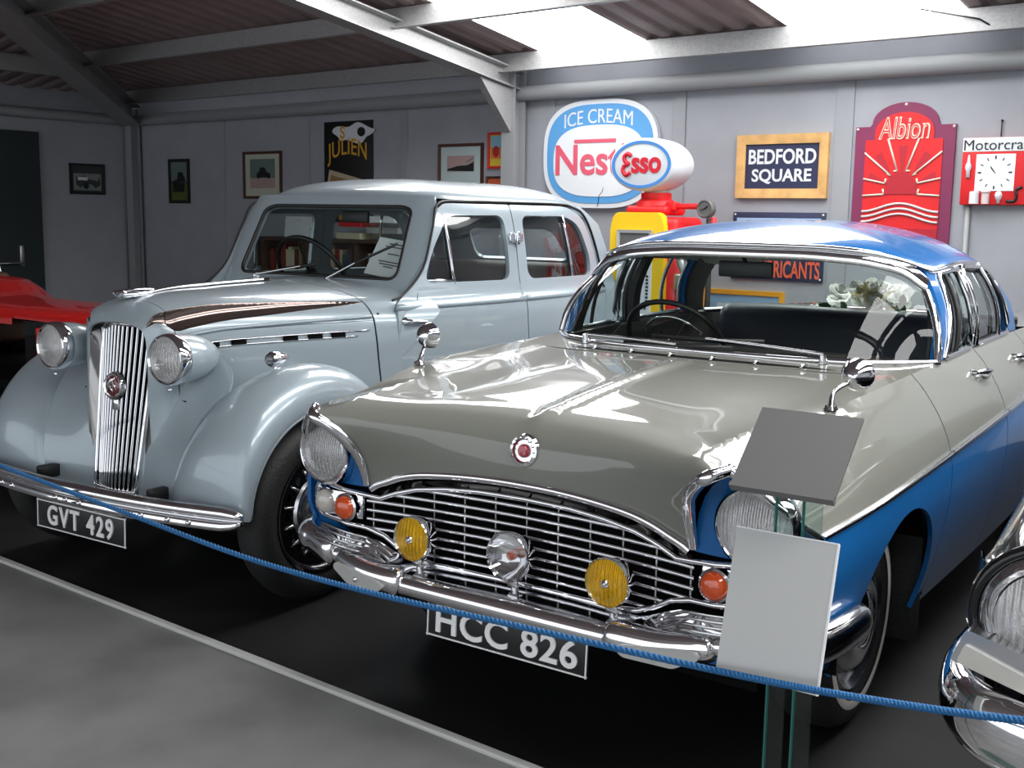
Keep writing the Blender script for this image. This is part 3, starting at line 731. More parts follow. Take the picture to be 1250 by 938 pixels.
for s in (1, -1):
    mk('front_pillar', sgn(band(1.385, 1.535, 1.45, 1.60), s), 'blue', PC, angle=40)
    mk('centre_pillar', sgn(band(1.815, 1.80, 1.865, 1.85, .002), s), 'chrome', PC, angle=40)
    mk('rear_pillar', sgn(join(band(2.42, 2.33, 2.58, 2.49), ), s), 'blue', PC, angle=40)
    mk('side_window', sgn(loft([[sidept(a, b, t, -.012) for t in TT] for a, b in ((1.45, 1.60), (1.6, 1.68), (1.815, 1.80))]), s), 'glass_dark', PC)
    mk('side_window', sgn(loft([[sidept(a, b, t, -.012) for t in TT] for a, b in ((1.865, 1.85), (2.1, 2.05), (2.42, 2.33))]), s), 'glass_dark', PC)
    for lst in (((1.452, 1.602), (1.80, 1.785)), ((1.88, 1.865), (2.42, 2.33))):
        (a, b), (c, d) = lst
        lp = [sidept(a, b, t) for t in LSP(.02, .90, 7)] + [sidept(a + (c - a) * k, b + (d - b) * k, .945) for k in LSP(.08, .92, 8)] + [sidept(c, d, t) for t in LSP(.90, .02, 7)] + [sidept(a + (c - a) * k, b + (d - b) * k, .01) for k in LSP(.95, .05, 8)]
        mk('window_frame', sgn(tube(lp, .011, 8, closed=True), s), 'chrome', PC, angle=60)
    mk('vent_bar', sgn(tube([sidept(2.24, 2.18, t, .002) for t in TT], .009, 8), s), 'chrome', PC, angle=60)
    mk('vent_bar', sgn(tube([sidept(1.60, 1.66, t, .0) for t in TT], .008, 8), s), 'black', PC, angle=60)
    mk('pillar_lining', sgn(join(band(1.39, 1.54, 1.45, 1.60, -.034, .012), band(2.42, 2.33, 2.58, 2.49, -.034, .012)), s), 'black', PC, angle=40)
    mk('pillar_lining', sgn(band(1.82, 1.81, 1.88, 1.86, -.05, .03), s), 'black', PC, angle=40)
    # mirror on the wing
    b0 = np.array([.700, .44, float(zr(.44)) + .002]); hd_ = np.array([.735, .53, 1.052])
    wm = mk('wing_mirror', sgn(join(lathe([(0, .012), (.016, .010), (.020, 0)], b0, (0, 0, 1), 16), tube(catmull([b0 + np.array([0, 0, .005]), b0 + np.array([.0, .02, .045]), hd_ + np.array([0, -.015, -.01])], 10), [.010, .009, .008, .007, .006, .006, .006, .006, .006, .006], 8),
        lathe([(0, -.045), (.018, -.040), (.034, -.024), (.043, -.004), (.045, .010), (.041, .012)], hd_, (-.10, 1, .05), 28)), s), 'chrome', PC, angle=50)
    mk('mirror_glass', sgn(lathe([(.041, .010), (0, .011)], hd_, (-.10, 1, .05), 28), s), 'dull_chrome', wm)
# rear screen and boot
RR_ = [p for p in ringR if p[1] > 2.485]
rb = []
for i, p in enumerate(RR_):
    k = i / (len(RR_) - 1); rb.append((p[0] * (1.16 - .05 * k) , 2.60 + .76 * math.sin(k * math.pi / 2), 1.02 - .01 * k))
rs_g = loft([[p, tuple((np.array(p) + np.array(q)) / 2 + np.array([0, .02, .02])), q] for p, q in zip(RR_, rb)])
mk('rear_screen', (rs_g[0] + mirx(rs_g)[0], rs_g[1] + [tuple(i + len(rs_g[0]) for i in q) for q in mirx(rs_g)[1]]), 'glass', PC)
mk('rear_screen_frame', tube(rb + [(-x, y, z) for x, y, z in rb[-2::-1]], .013, 8), 'chrome', PC, angle=60)
def pboot(Xx, Yy):
    a = np.abs(np.asarray(Xx, float)); return stk(Xx, Yy, np.where(Yy < 4.30, 1.012 - .03 * sst(3.0, 4.3, Yy), 1.012 - .03 - (Yy - 4.30) * 2.4) - .02 * (1 - a / .7))
mk('boot_lid', grid(lambda y, x: pboot(x * float(xr(min(y, 4.4))) / .70, y), LSP(2.9, 4.52, 30), LSP(-.70, .70, 21)), 'grey', PC)
# ---- cabin inside
inn = mk('floor_and_light_block', join(box((0, 2.1, .30), (1.30, 3.9, .06)), box((0, .62, .52), (.96, .80, .34)), box((0, 1.10, .62), (1.30, .06, .66)), box((0, 3.0, .72), (1.30, .06, .62)), box((.66, .70, .72), (.05, .7, .2)), box((-.66, .70, .72), (.05, .7, .2))), 'void', PC, smooth=False)  # floor and bulkheads, plus an added engine bay box blocking light
def bench(y, z, wd, hb, th=.16, tilt=.25):
    def f(u, v):
        x = wd / 2 * u; e = 1 - abs(u) ** 8
        return x, v
    base = rbox((0, y - .22, z), (wd, .52, .18), .07, 4)
    bk = rbox((0, 0, hb / 2), (wd, th, hb), .07, 4)
    bk = tf(bk, Matrix.Translation((0, y, z)) @ Matrix.Rotation(-tilt, 4, 'X'))
    return base, bk
for y, z, hb, nm in ((1.93, .50, .44, 'front_seat'), (2.52, .56, .52, 'rear_seat')):
    b_, k_ = bench(y, z, 1.16 if nm == 'front_seat' else 1.22, hb)
    st = mk(nm, b_, 'navy', PC, angle=60); mk('seat_back', k_, 'navy', st, angle=60)
mk('parcel_shelf', rbox((0, 2.93, 1.015), (1.24, .56, .03), .01), 'black', PC, angle=40)
mk('dashboard', join(rbox((0, 1.32, .955), (1.36, .24, .085), .035, 3), rbox((-.36, 1.42, .955), (.34, .12, .08), .03, 3)), 'black', PC, angle=60)
sc_ = Vector((-.335, 1.60, .975)); sx_ = Vector((0, .80, .60)).normalized()
u1 = Vector((1, 0, 0)); u2 = sx_.cross(u1)
stw = mk('steering_wheel', tube([sc_ + u1 * .205 * math.cos(t) + u2 * .205 * math.sin(t) for t in np.linspace(0, 2 * math.pi, 41)[:-1]], .011, 10, closed=True), 'black', PC, angle=60)
mk('steering_spokes', join(tube([sc_ - u1 * .2, sc_ - u1 * .07 - sx_ * .03, sc_ + u1 * .07 - sx_ * .03, sc_ + u1 * .2], .010, 8), lathe([(0, .02), (.035, .01), (.04, -.03), (.03, -.2)], sc_ - sx_ * .03, sx_, 20)), 'dull_chrome', stw, angle=50)
mk('horn_ring', tube([sc_ + u1 * .13 * math.cos(t) + u2 * .13 * math.sin(t) for t in np.linspace(3.5, 5.9, 18)], .006, 6), 'chrome', stw)
mk('rear_view_mirror', join(rbox((-.02, 1.52, 1.275), (.215, .02, .060), .008), tube([(-.02, 1.52, 1.30), (-.02, 1.47, 1.345)], .008, 8)), 'black', PC, angle=40)
# ---- wheels
def pa_wheel(x, y, s, stub=True):
    o = (s * x, y, .325); ax = (s, 0, 0)
    t = mk('wheel', lathe([(.20, -.09), (.26, -.095), (.305, -.08), (.323, -.05), (.325, 0), (.323, .045), (.305, .072), (.275, .084), (.225, .080), (.205, .066)], o, ax, 56), 'rubber', PC, angle=60)
    mk('whitewall', lathe([(.262, .0855), (.250, .088), (.236, .0855)], o, ax, 64), 'white_rubber', t)
    mk('wheel_rim', lathe([(.212, .070), (.205, .076), (.19, .062), (.175, .05), (.0, .045)], o, ax, 48), 'dull_chrome', t, angle=50)
    mk('hub_cap', lathe([(.165, .052), (.160, .070), (.13, .088), (.09, .094), (.08, .088), (.045, .104), (0, .110)], o, ax, 48), 'chrome', t, angle=50)
for y in (AF, AR_):
    for s in (1, -1): pa_wheel(.655, y, s)
for s in (1, -1):
    mk('mudflap', sgn(rbox((.70, 1.075, .33), (.20, .012, .36), .004), s), 'rubber', PC, angle=40)
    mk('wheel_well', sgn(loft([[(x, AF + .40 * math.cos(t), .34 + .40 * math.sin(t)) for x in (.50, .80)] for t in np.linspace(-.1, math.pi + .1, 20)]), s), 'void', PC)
# ============================================================ SILVER PRE-WAR SALOON (left)
M['badge_red'] = mat('dark_red_enamel', (.13, .012, .02, 1), .2, 0, 1.0)
JC = thing('vintage_saloon_car', 'silver blue pre-war saloon with upright ribbed grille, round wings and plate GVT 429', 'car', (-2.02, .17, 0), math.radians(1.6))
# ---- bonnet and radiator shell: cross-sections along y
Wj = Sp((.05, .168), (.075, .212), (.10, .233), (.14, .252), (.25, .295), (.5, .40), (.75, .515), (.90, .585), (1.0, .63), (1.2, .70))
ZCj = Sp((.05, 1.032), (.075, 1.088), (.10, 1.110), (.14, 1.124), (.25, 1.142), (.5, 1.154), (.9, 1.164), (1.2, 1.172))
fxj = Sp((0, 0), (.25, .42), (.45, .72), (.6, .90), (.72, .985), (.85, 1.02), (1.0, 1.04), (1.4, 1.09), (2.2, 1.10))
fzj = Sp((0, 0), (.25, .010), (.45, .035), (.6, .072), (.72, .125), (.85, .205), (1.0, .30), (1.4, .52), (2.2, 1.0))
def fl_w(y): return .115 * np.clip(1 - (np.asarray(y, float) - .10) / .79, 0, 1) ** .75 * np.clip((np.asarray(y, float) - .058) / .075, 0, 1) ** .5
FLC = .595
def pjb(Tt, Y):
    Tt = np.asarray(Tt, float); Y = np.asarray(Y, float); a = np.abs(Tt); s = np.sign(Tt)
    fz = fzj(a) * (1 - (1 - sst(.045, .15, Y)) * .60 * (1 - sst(.76, 1.10, a)))
    return stk(Wj(Y) * fxj(a) * s, Y, ZCj(Y) - fz)
def pflute(Tt, Y):   # hollowed flute along the shoulder
    P = pjb(Tt, Y); a = np.abs(np.asarray(Tt, float)); w_ = fl_w(Y) + 1e-5; q = np.clip((a - FLC) / w_, -1, 1)
    d = (1 - q ** 2) * .085 * w_ / .115 * .42
    P[..., 0] -= np.sign(Tt) * d * .7; P[..., 2] -= d * .75; return P
outJ = lambda X: X - np.array([0, .6, .75])
TB = 1.75
tl = lambda a, b, n: LSP(a, b, n)
def fl_edge(sd, y0, y1, n, k): return [(sd * (FLC + k * float(fl_w(y))), y) for y in LSP(y0, y1, n)]
def joinn(*gs):
    V = []; Fc = []; Nn = []
    for g in gs: n = len(V); V += list(g[0]); Fc += [tuple(i + n for i in q) for q in g[1]]; Nn += list(g[2])
    return V, Fc, Nn
shp = [panel(pjb, [(-FLC, .052), (FLC, .052)] + fl_edge(1, .058, .128, 14, -1) + fl_edge(-1, .128, .058, 14, -1), (), .022, .01, outJ)]
for s in (1, -1): shp.append(panel(pjb, [(s * FLC, .052), (s * 1.55, .052), (s * 1.55, .128)] + fl_edge(s, .128, .058, 14, 1), (), .022, .01, outJ))
shell = mk('radiator_shell', joinn(*shp), 'silver', JC)
M['flute'] = mat('flute_painted_reflection', (.20, .155, .14, 1), .12, .85)  # brown colour stands in for the reddish roof reflected in the groove
for s in (1, -1):
    mk('shell_flute', panel(pflute, fl_edge(s, .0585, .128, 16, -1) + fl_edge(s, .128, .0585, 16, 1), (), .008, .004, outJ), 'flute', shell)
    bt = mk('bonnet', joinn(panel(pjb, [(s * .02, .132)] + fl_edge(s, .132, .885, 40, -1) + [(s * .02, .885)], (), .026, .008, outJ),
        panel(pjb, fl_edge(s, .132, .885, 40, 1) + [(s * .75, .885), (s * .75, .132)], (), .026, .008, outJ)), 'silver', JC)
    mk('bonnet_flute', panel(pflute, fl_edge(s, .132, .884, 60, -1) + fl_edge(s, .884, .132, 60, 1), (), .010, .004, outJ), 'flute', bt)
    pl2 = [(s * a, b) for a, b in ((.7535, .132), (1.75, .132), (2.0, .885), (.7535, .885))]
    bsd = mk('bonnet_side', panel(pjb, pl2, (), .04, .008, outJ), 'silver', JC)
    # hinge moulding under the flute, and louvre strip
    P = [pjb(s * (.745 - .03 * (y - .14)), y) + np.array([.004 * s, 0, .0]) for y in LSP(.14, .88, 22)]
    mk('hinge_moulding', tube(P, .0075, 8), 'silver', bt)
    lv = []
    for k, tt in enumerate((.812, .845)):
        P = [pjb(s * tt, y) + np.array([.004 * s, 0, 0]) for y in LSP(.17, .86 - .05 * k, 22)]
        lv.append(tube(P, .0035, 6))
    lou = mk('louvre_moulding', join(*lv), 'chrome', bsd)
    for y in (.225, .325, .52, .615, .705):
        for tt in (.820, .836):
            P = [pjb(s * tt, yy) + np.array([.006 * s, 0, 0]) for yy in LSP(y, y + .055, 4)]
            mk('louvre_slot', tube(P, .0058, 6), 'void', lou)
# scuttle in front of the windscreen
def pscut(Tt, Y): return pjb(Tt, Y)
mk('scuttle', panel(lambda a, b: pjb(a, b), [(-2.0, .892), (2.0, .892), (2.0, .965), (1.0, .985), (.72, 1.20), (-.72, 1.20), (-1.0, .985), (-2.0, .965)], (), .035, .008, outJ), 'silver', JC)
mk('bonnet_ridge', tube([pjb(0, y) + np.array([0, 0, .004]) for y in LSP(.13, .86, 20)], .0075, 8), 'chrome', JC)
mk('mascot', join(rbox((0, .145, 1.136), (.05, .14, .022), .008), lathe([(0, -.018), (.02, -.012), (.028, 0), (.02, .008), (0, .010)], (0, .075, 1.147), (0, 0, 1), 18),
    tube([(0, .06, 1.150), (0, .15, 1.158), (0, .235, 1.153)], [.010, .014, .006], 10, flat=.5)), 'chrome', JC, angle=45)
# ---- grille
def gj(x, z): return -.004 + (z - .39) * .13 + .10 * (abs(x) / .15) ** 1.6 * .35
gw_ = lambda z: .120 + (z - .385) * .060
ztop = lambda x: 1.026 - .022 * float(sst(.06, .13, abs(x)))
gp = [(-gw_(.385), .385), (gw_(.385), .385)] + [(gw_(.99), .998)] + [(x, ztop(x)) for x in LSP(.14, -.14, 17)] + [(-gw_(.99), .998)]
jg = mk('grille', panel(lambda X, Z: stk(X, gj(0, Z) + .06 + .02 * (X / .15) ** 2, Z), gp, (), .06, .005, (0, -1, 0)), 'void', JC)
for k in range(13):
    f = -1 + 2 * k / 12
    P = [(f * (gw_(z) - .008), gj(f * .14, z) + .012, z) for z in LSP(.390, ztop(f * .14) - .010, 8)]
    mk('grille_bar', tube(P, .0046, 8, flat=1.7, up=(0, 1, 0)), 'chrome', jg, angle=60)
fr_ = [(x, gj(x, z) + .004, z) for x, z in densify(gp, .04)]
mk('grille_frame', tube(fr_, .009, 8, closed=True), 'chrome', jg, angle=60)
bj = Vector((0, gj(0, .79) - .012, .79))
bb = mk('grille_badge', lathe([(0, .010), (.041, .008), (.049, .012), (.055, .006), (.056, -.01), (.04, -.02)], bj, (0, -1, .1), 32), 'chrome', jg, angle=45)
mk('badge_emblem', join(lathe([(0, .0135), (.036, .0125), (.040, .008)], bj, (0, -1, .1), 28)), 'badge_red', bb)
def badge_beast(o, k):
    o = Vector(o); q = lambda x, z: o + Vector((x * k, -.0145, z * k))
    return join(tube([q(-.5, -.6), q(-.3, .1), q(.1, .5), q(.45, .75)], [.12 * k, .2 * k, .22 * k, .1 * k], 6), tube([q(.1, .4), q(.5, .1), q(.6, -.3)], [.1 * k, .09 * k, .07 * k], 6), tube([q(-.2, 0), q(.2, -.4), q(.1, -.8)], [.12 * k, .1 * k, .07 * k], 6))
mk('badge_figure', badge_beast(bj, .044), 'chrome', bb)
mk('badge_tail', rbox((bj.x, bj.y + .004, bj.z - .072), (.040, .012, .046), .006), 'chrome', bb, angle=40)
# polished surround between the bars and the shell
sr = []
for t in LSP(-1.55, 1.55, 80):
    o_ = pjb(t, .053); x, z = float(o_[0]), float(o_[2]); sg_ = math.copysign(1, t)
    if z < .965: i_ = (sg_ * (gw_(z) - .002), gj(.14, z) + .012, z)
    else: xx = max(-.156, min(.156, x * .95)); i_ = (xx, gj(xx, z) + .012, ztop(xx) - .004)
    m_ = ((x + i_[0]) / 2, (.053 + i_[1]) / 2 - .010, (z + i_[2]) / 2); sr.append([tuple(o_), m_, i_])
mk('shell_surround', loft(sr), 'surround', JC)
# ---- front apron between grille and wings
xin = Sp((.36, .350), (.45, .362), (.6, .385), (.75, .425), (.85, .48))
yin = Sp((.36, -.055), (.45, -.06), (.6, -.02), (.75, .075), (.85, .20))
for s in (1, -1):
    def pap(A, Z):
        A = np.asarray(A, float); Z = np.asarray(Z, float)
        x0 = gw_(Z) + .006; y0 = gj(.14, 0) * 0 + (-.004 + (Z - .39) * .13) + .035
        x1 = xin(Z) + .03; y1 = yin(Z) + .04
        k = A; y = y0 + (y1 - y0) * k + .035 * np.sin(np.pi * np.clip(k, 0, 1)) * sst(.5, .8, Z)
        return stk(x0 + (x1 - x0) * k, y, Z)
    mk('front_apron', sgn(panel(pap, [(0, .37), (1, .37), (1, .80), (.6, .9), (0.25, .97), (0, .97)], (), .05, .008, (0, -1, 0)), s), 'silver', JC)
# ---- wings: arched shells round the wheel
def wing_geo(hy, hz, rl, th0, th1, n, xo, xi_f, rr_f, wv):
    rings = []
    for t in np.linspace(th0, th1, n):
        c, s_ = math.cos(t), math.sin(t); deg = math.degrees(t); R = rr_f(deg); xi = xi_f(deg)
        ring = []
        for u, h in wv:
            x = xi + (xo - xi) * u; r = rl + (R - rl) * h
            ring.append((x, hy + r * c, hz + r * s_))
        rings.append(catmull(ring, 22))
    return loft(rings)
WVf = [(.97, -.06), (1.0, .02), (1.012, .22), (.985, .50), (.90, .78), (.74, .96), (.55, 1.0), (.36, .95), (.18, .80), (.06, .55), (0, .2), (0, -.2)]
rrj = Sp((-20, .42), (20, .50), (60, .535), (90, .535), (120, .522), (150, .478), (180, .428), (200, .420))
xij = Sp((-20, .62), (20, .60), (60, .56), (90, .505), (120, .45), (150, .395), (180, .362), (200, .355))
WY_, WZ_, WRL = .375, .36, .375
for s in (1, -1):
    g = wing_geo(WY_, WZ_, WRL, math.radians(-12), math.radians(176), 60, .765, xij, rrj, WVf)
    fw = mk('front_wing', sgn((g[0], g[1]), -s), 'silver', JC)
    lipP = [(.757, WY_ + .372 * math.cos(t), WZ_ + .372 * math.sin(t)) for t in np.linspace(math.radians(-12), math.radians(176), 50)]
    mk('wing_beading', sgn(tube(lipP, .008, 8), s), 'silver', fw)
    # side lamp on the wing
    lz = np.array([.60, .30, .918])
    sl_ = mk('sidelamp', sgn(join(lathe([(.024, -.034), (.029, -.028), (.030, -.018), (.029, .0), (.022, .035), (.010, .058), (0, .062)], lz, (0, 1, .02), 24), tube([lz + np.array([0, .0, -.02]), lz + np.array([0, .005, -.05])], [.012, .02], 10)), s), 'chrome', fw, angle=50)
    mk('sidelamp_lens', sgn(lathe([(0, -.046), (.012, -.044), (.021, -.038), (.024, -.034)], lz, (0, 1, .02), 24), s), 'lens_plain', sl_)
    rrr = Sp((-20, .44), (60, .52), (120, .52), (200, .50)); xir = Sp((-20, .66), (90, .64), (200, .66))
    g = wing_geo(WY_ + 2.66, WZ_, .40, math.radians(-15), math.radians(195), 40, .80, xir, rrr, WVf)
    mk('rear_wing', sgn(g, -s), 'silver', JC)
    mk('running_board', sgn(rbox((.70, 1.70, .30), (.18, 1.95, .05), .015), s), 'black_paint', JC, angle=40)
    # dark joint beading between wing and body
    P = [(xij(d) - .004, WY_ + (WRL + (rrj(d) - WRL) * .12) * math.cos(math.radians(d)), WZ_ + (WRL + (rrj(d) - WRL) * .12) * math.sin(math.radians(d))) for d in LSP(95, 176, 24)]
    mk('wing_piping', sgn(tube(P, .010, 8), s), 'black', fw)
    # headlamps
    HS = lambda L: [(r * .92, h * .95) for r, h in L]; hc = Vector((s * .338, .02, .921)); ax = Vector((s * .03, -1, .02))
    hl = mk('headlamp', lathe(HS([(.092, .012), (.099, .0), (.101, -.03), (.097, -.09), (.084, -.15), (.058, -.205), (.028, -.24), (0, -.25)]), hc, ax, 44), 'silver', JC)
    mk('headlamp_rim', lathe(HS([(.088, .020), (.094, .026), (.101, .020), (.105, .002), (.104, -.022), (.100, -.032)]), hc, ax, 44), 'chrome', hl, angle=50)
    mk('reflector', lathe(HS([(.092, .010), (.075, -.03), (.045, -.055), (.012, -.065), (.01, -.035), (0, -.033)]), hc, ax, 36), 'chrome', hl)
    mk('lens', lathe(HS([(.092, .018), (.07, .028), (.035, .036), (.0005, .039)]), hc, ax, 36), 'lens', hl)
    mk('lamp_bracket', sgn(tube([(.33, .11, .905), (.24, .13, .90), (.17, .15, .90)], [.03, .028, .032], 12), s), 'silver', hl, angle=50)
    mk('rim_screw', lathe([(0, .0), (.008, .002), (.009, .014), (0, .016)], hc + Vector((0, .0, -.105)), (0, 0, -1), 10), 'chrome', hl)
    mk('bumper_bracket', sgn(join(rbox((.33, .0, .425), (.045, .16, .05), .006), rbox((.33, .05, .425), (.075, .03, .085), .004)), s), 'black', JC, angle=40)
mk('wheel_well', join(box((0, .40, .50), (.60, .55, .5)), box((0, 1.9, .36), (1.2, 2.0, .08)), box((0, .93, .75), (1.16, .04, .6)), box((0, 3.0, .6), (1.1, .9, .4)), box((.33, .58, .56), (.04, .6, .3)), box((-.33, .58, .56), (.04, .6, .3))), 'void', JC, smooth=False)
# ---- bumper: two-bladed bow
def jby(x): return -.170 + .10 * (abs(x) / .8) ** 2.2
bp_ = []
sec = [(-.010, .040), (-.024, .030), (-.026, .012), (-.012, .0), (-.026, -.012), (-.030, -.032), (-.012, -.046), (.004, -.04), (.004, .036)]
rings = []
for x in list(LSP(-.80, .80, 50)):
    k = 1 - max(0, (abs(x) - .72) / .085) ** 2 * .6 if abs(x) > .72 else 1
    rings.append([(x, jby(x) + a * k, .408 + b * k) for a, b in catmull(sec + [sec[0]], 40)])
g = loft(rings); n = len(rings[0]); g[1].append(tuple(range(n))); g[1].append(tuple(reversed(range(len(g[0]) - n, len(g[0])))))
jbm = mk('bumper', g, 'chrome', JC, angle=70)
for x in (-.44, -.36, -.06, .0, .08, .40, .52, .61):
    mk('bumper_bolt', lathe([(.011, -.002), (.010, .007), (.006, .011), (0, .012)], (x, jby(x) - .027, .388), (0, -1, 0), 12), 'chrome', jbm, angle=50)
number_plate(JC, 'GVT 429', (0, -.135, .288), .53, .112, .105, .0025, .86, -.03, 1.22)
# ---- wheels
def j_wheel(x, y, s, yaw=0.):
    o = (s * x, y, .345); ax = (s, 0, 0)
    t = mk('wheel', lathe([(.235, -.06), (.30, -.07), (.335, -.05), (.345, -.02), (.345, .02), (.335, .05), (.30, .068), (.245, .062), (.232, .05)], o, ax, 56), 'rubber', JC, angle=60)
    mk('wheel_rim', lathe([(.236, .058), (.240, .064), (.228, .060), (.222, .040), (.205, .030), (.195, .030)], o, ax, 48), 'black_paint', t, angle=50)
    hs = []
    disc = [(.205 * math.cos(a), .205 * math.sin(a)) for a in np.linspace(0, 2 * math.pi, 49)[:-1]]
    holes = [[(.165 * math.cos(a) + .017 * math.cos(b), .165 * math.sin(a) + .017 * math.sin(b)) for b in np.linspace(0, 2 * math.pi, 13)[:-1]] for a in np.linspace(0, 2 * math.pi, 15)[:-1]]
    gd = prism(disc, s * (x + .028), s * (x + .034), 'yz', holes); gd = mv(gd, (0, y, .345))
    mk('wheel_disc', gd, 'black_paint', t, angle=30)
    mk('disc_fins', join(*[tube([(s * (x + .034), y + .185 * math.cos(a), .345 + .185 * math.sin(a)), (s * (x + .042), y + .15 * math.cos(a), .345 + .15 * math.sin(a))], [.004, .010], 6) for a in np.linspace(.22, 2 * math.pi + .22, 15)[:-1]]), 'dull_chrome', t)
    hc_ = mk('hub_cap', lathe([(.135, .030), (.140, .040), (.132, .050), (.118, .046), (.112, .040), (.100, .048), (.06, .060), (.0, .064)], o, ax, 44), 'dull_chrome', t, angle=40)
    mk('hub_star', tube([(s * (x + .066), y - .055, .345 + .03), (s * (x + .069), y, .345), (s * (x + .066), y + .05, .345 - .035)], [.002, .006, .002], 6), 'chrome', hc_)
for s in (1, -1):
    j_wheel(.700, .375, s); j_wheel(.700, .375 + 2.66, s)
# ---- body: plan ring swept over height
wz = Sp((.28, .66), (.45, .705), (.7, .722), (.95, .715), (1.045, .705), (1.062, .700), (1.085, .680), (1.15, .662), (1.3, .640), (1.42, .618), (1.50, .594), (1.56, .56))
tp = Sp((.85, .885), (1.1, .905), (1.3, .945), (1.6, .99), (1.9, 1.0), (2.4, .995), (2.7, .95), (3.2, .80))
def yfj(z): return 1.145 + (np.clip(z, .9, 2) - 1.17) * .50
def yrj(z): return 3.10 - np.clip(z - .9, 0, 2) * .40 - np.clip(z - 1.2, 0, 2) * .5
def pjs(Y, Z):
    Y = np.asarray(Y, float); Z = np.asarray(Z, float)
    return stk(wz(Z) * tp(Y), Y, Z)
# side panels: doors
def door(nm, out, hole, s, par=JC):
    return mk(nm, sgn(panel(pjs, out, hole, .035, .022, (1, 0, 0)), s), 'silver', par)
GZ = 1.512
d1 = rpoly([(.958, .33), (1.868, .33), (1.872, GZ), (1.345, GZ), (1.275, 1.39), (1.185, 1.215), (1.06, 1.115), (.985, 1.075)], [.03, .02, .01, .08, .1, .1, .08, .04], 7)
h1 = rpoly([(1.195, 1.165), (1.80, 1.160), (1.80, 1.462), (1.385, 1.458), (1.255, 1.30)], [.05, .06, .06, .07, .2], 7)
d2 = rpoly([(1.876, .33), (2.30, .33), (2.52, .55), (2.74, 1.02), (2.73, 1.20), (2.60, 1.45), (2.44, GZ), (1.880, GZ)], [.02, .05, .2, .05, .2, .15, .15, .01], 7)
h2 = rpoly([(1.955, 1.158), (2.62, 1.155), (2.62, 1.25), (2.52, 1.42), (2.38, 1.462), (1.955, 1.462)], [.06, .05, .1, .12, .1, .06], 7)
q2 = [(2.525, .55), (2.9, .62), (3.02, 1.0), (2.95, 1.20), (2.80, 1.42), (2.60, GZ), (2.45, GZ)] + [(2.605, 1.452), (2.735, 1.20), (2.745, 1.02)]
a1 = [(.90, .33), (.952, .33), (.952, 1.0), (.980, 1.09), (1.055, 1.215), (1.34, GZ + .002), (1.32, GZ + .002), (1.02, 1.23), (.955, 1.13), (.90, 1.06)]
for s in (1, -1):
    dA = door('door', d1, [h1], s); dB = door('door', d2, [h2], s)
    mk('rear_quarter', sgn(panel(pjs, q2, (), .04, .02, (1, 0, 0)), s), 'silver', JC)
    mk('side_window', sgn(panel(lambda a, b: pjs(a, b) - np.array([.016, 0, 0]), h1, (), .08, 0, (1, 0, 0)), s), 'glass_dark', dA)
    mk('side_window', sgn(panel(lambda a, b: pjs(a, b) - np.array([.016, 0, 0]), h2, (), .08, 0, (1, 0, 0)), s), 'glass_dark', dB)
    for par, y0, y1 in ((dA, 1.385, 1.365), (dB, 2.40, 2.36)):
        mk('window_bar', sgn(tube([pjs(y0 + (y1 - y0) * t, 1.155 + .31 * t) - np.array([.006, 0, 0]) for t in LSP(0, 1, 6)], .008, 8), s), 'chrome', par)
    mk('quarterlight_frame', sgn(tube([pjs(y, z) - np.array([.008, 0, 0]) for y, z in ((1.21, 1.172), (1.385, 1.170))], .008, 8), s), 'chrome', dA)
    mk('quarterlight_frame', sgn(tube([pjs(y, z) - np.array([.008, 0, 0]) for y, z in catmull([(1.205, 1.18), (1.255, 1.30), (1.32, 1.40), (1.385, 1.452)], 10)], .006, 8), s), 'chrome', dA)
    for par, y0, y1 in ((dA, .985, 1.868), (dB, 1.88, 2.735)):
        mk('waist_moulding', sgn(tube([pjs(y, 1.068 - .0 * y) + np.array([.0, 0, 0]) for y in LSP(y0, y1, 14)], .013, 8, flat=1.2), s), 'silver', par)
    mk('roof_gutter', sgn(tube([pjs(y, z) + np.array([.006, 0, .0]) for y, z in catmull([(.975, 1.10), (1.06, 1.128), (1.182, 1.222), (1.27, 1.395), (1.34, 1.508), (1.55, 1.522), (1.87, 1.524), (2.30, 1.524), (2.48, 1.512), (2.62, 1.45), (2.75, 1.20), (2.755, 1.08)], 60)], .0055, 8), s), 'black', JC)
    # hinges, handle, mirror
    for z in (1.355,):
        p = pjs(1.872, z); mk('door_hinge', sgn(join(rbox(p + np.array([.008, -.035, 0]), (.016, .05, .05), .004), lathe([(.011, -.03), (.013, -.02), (.013, .02), (.011, .03), (0, .032)], p + np.array([.018, .0, 0]), (0, 0, 1), 12), rbox(p + np.array([.008, .030, 0]), (.016, .04, .04), .004)), s), 'chrome', dB, angle=40)
    p = pjs(1.02, 1.012)
    mk('door_handle', sgn(join(lathe([(.020, 0), (.018, .012), (.010, .02), (.010, .045), (0, .047)], p, (1, 0, 0), 16), tube([p + np.array([.040, 0, 0]), p + np.array([.045, .05, -.004]), p + np.array([.040, .10, -.008])], [.011, .010, .007], 8)), s), 'chrome', dA, angle=50)
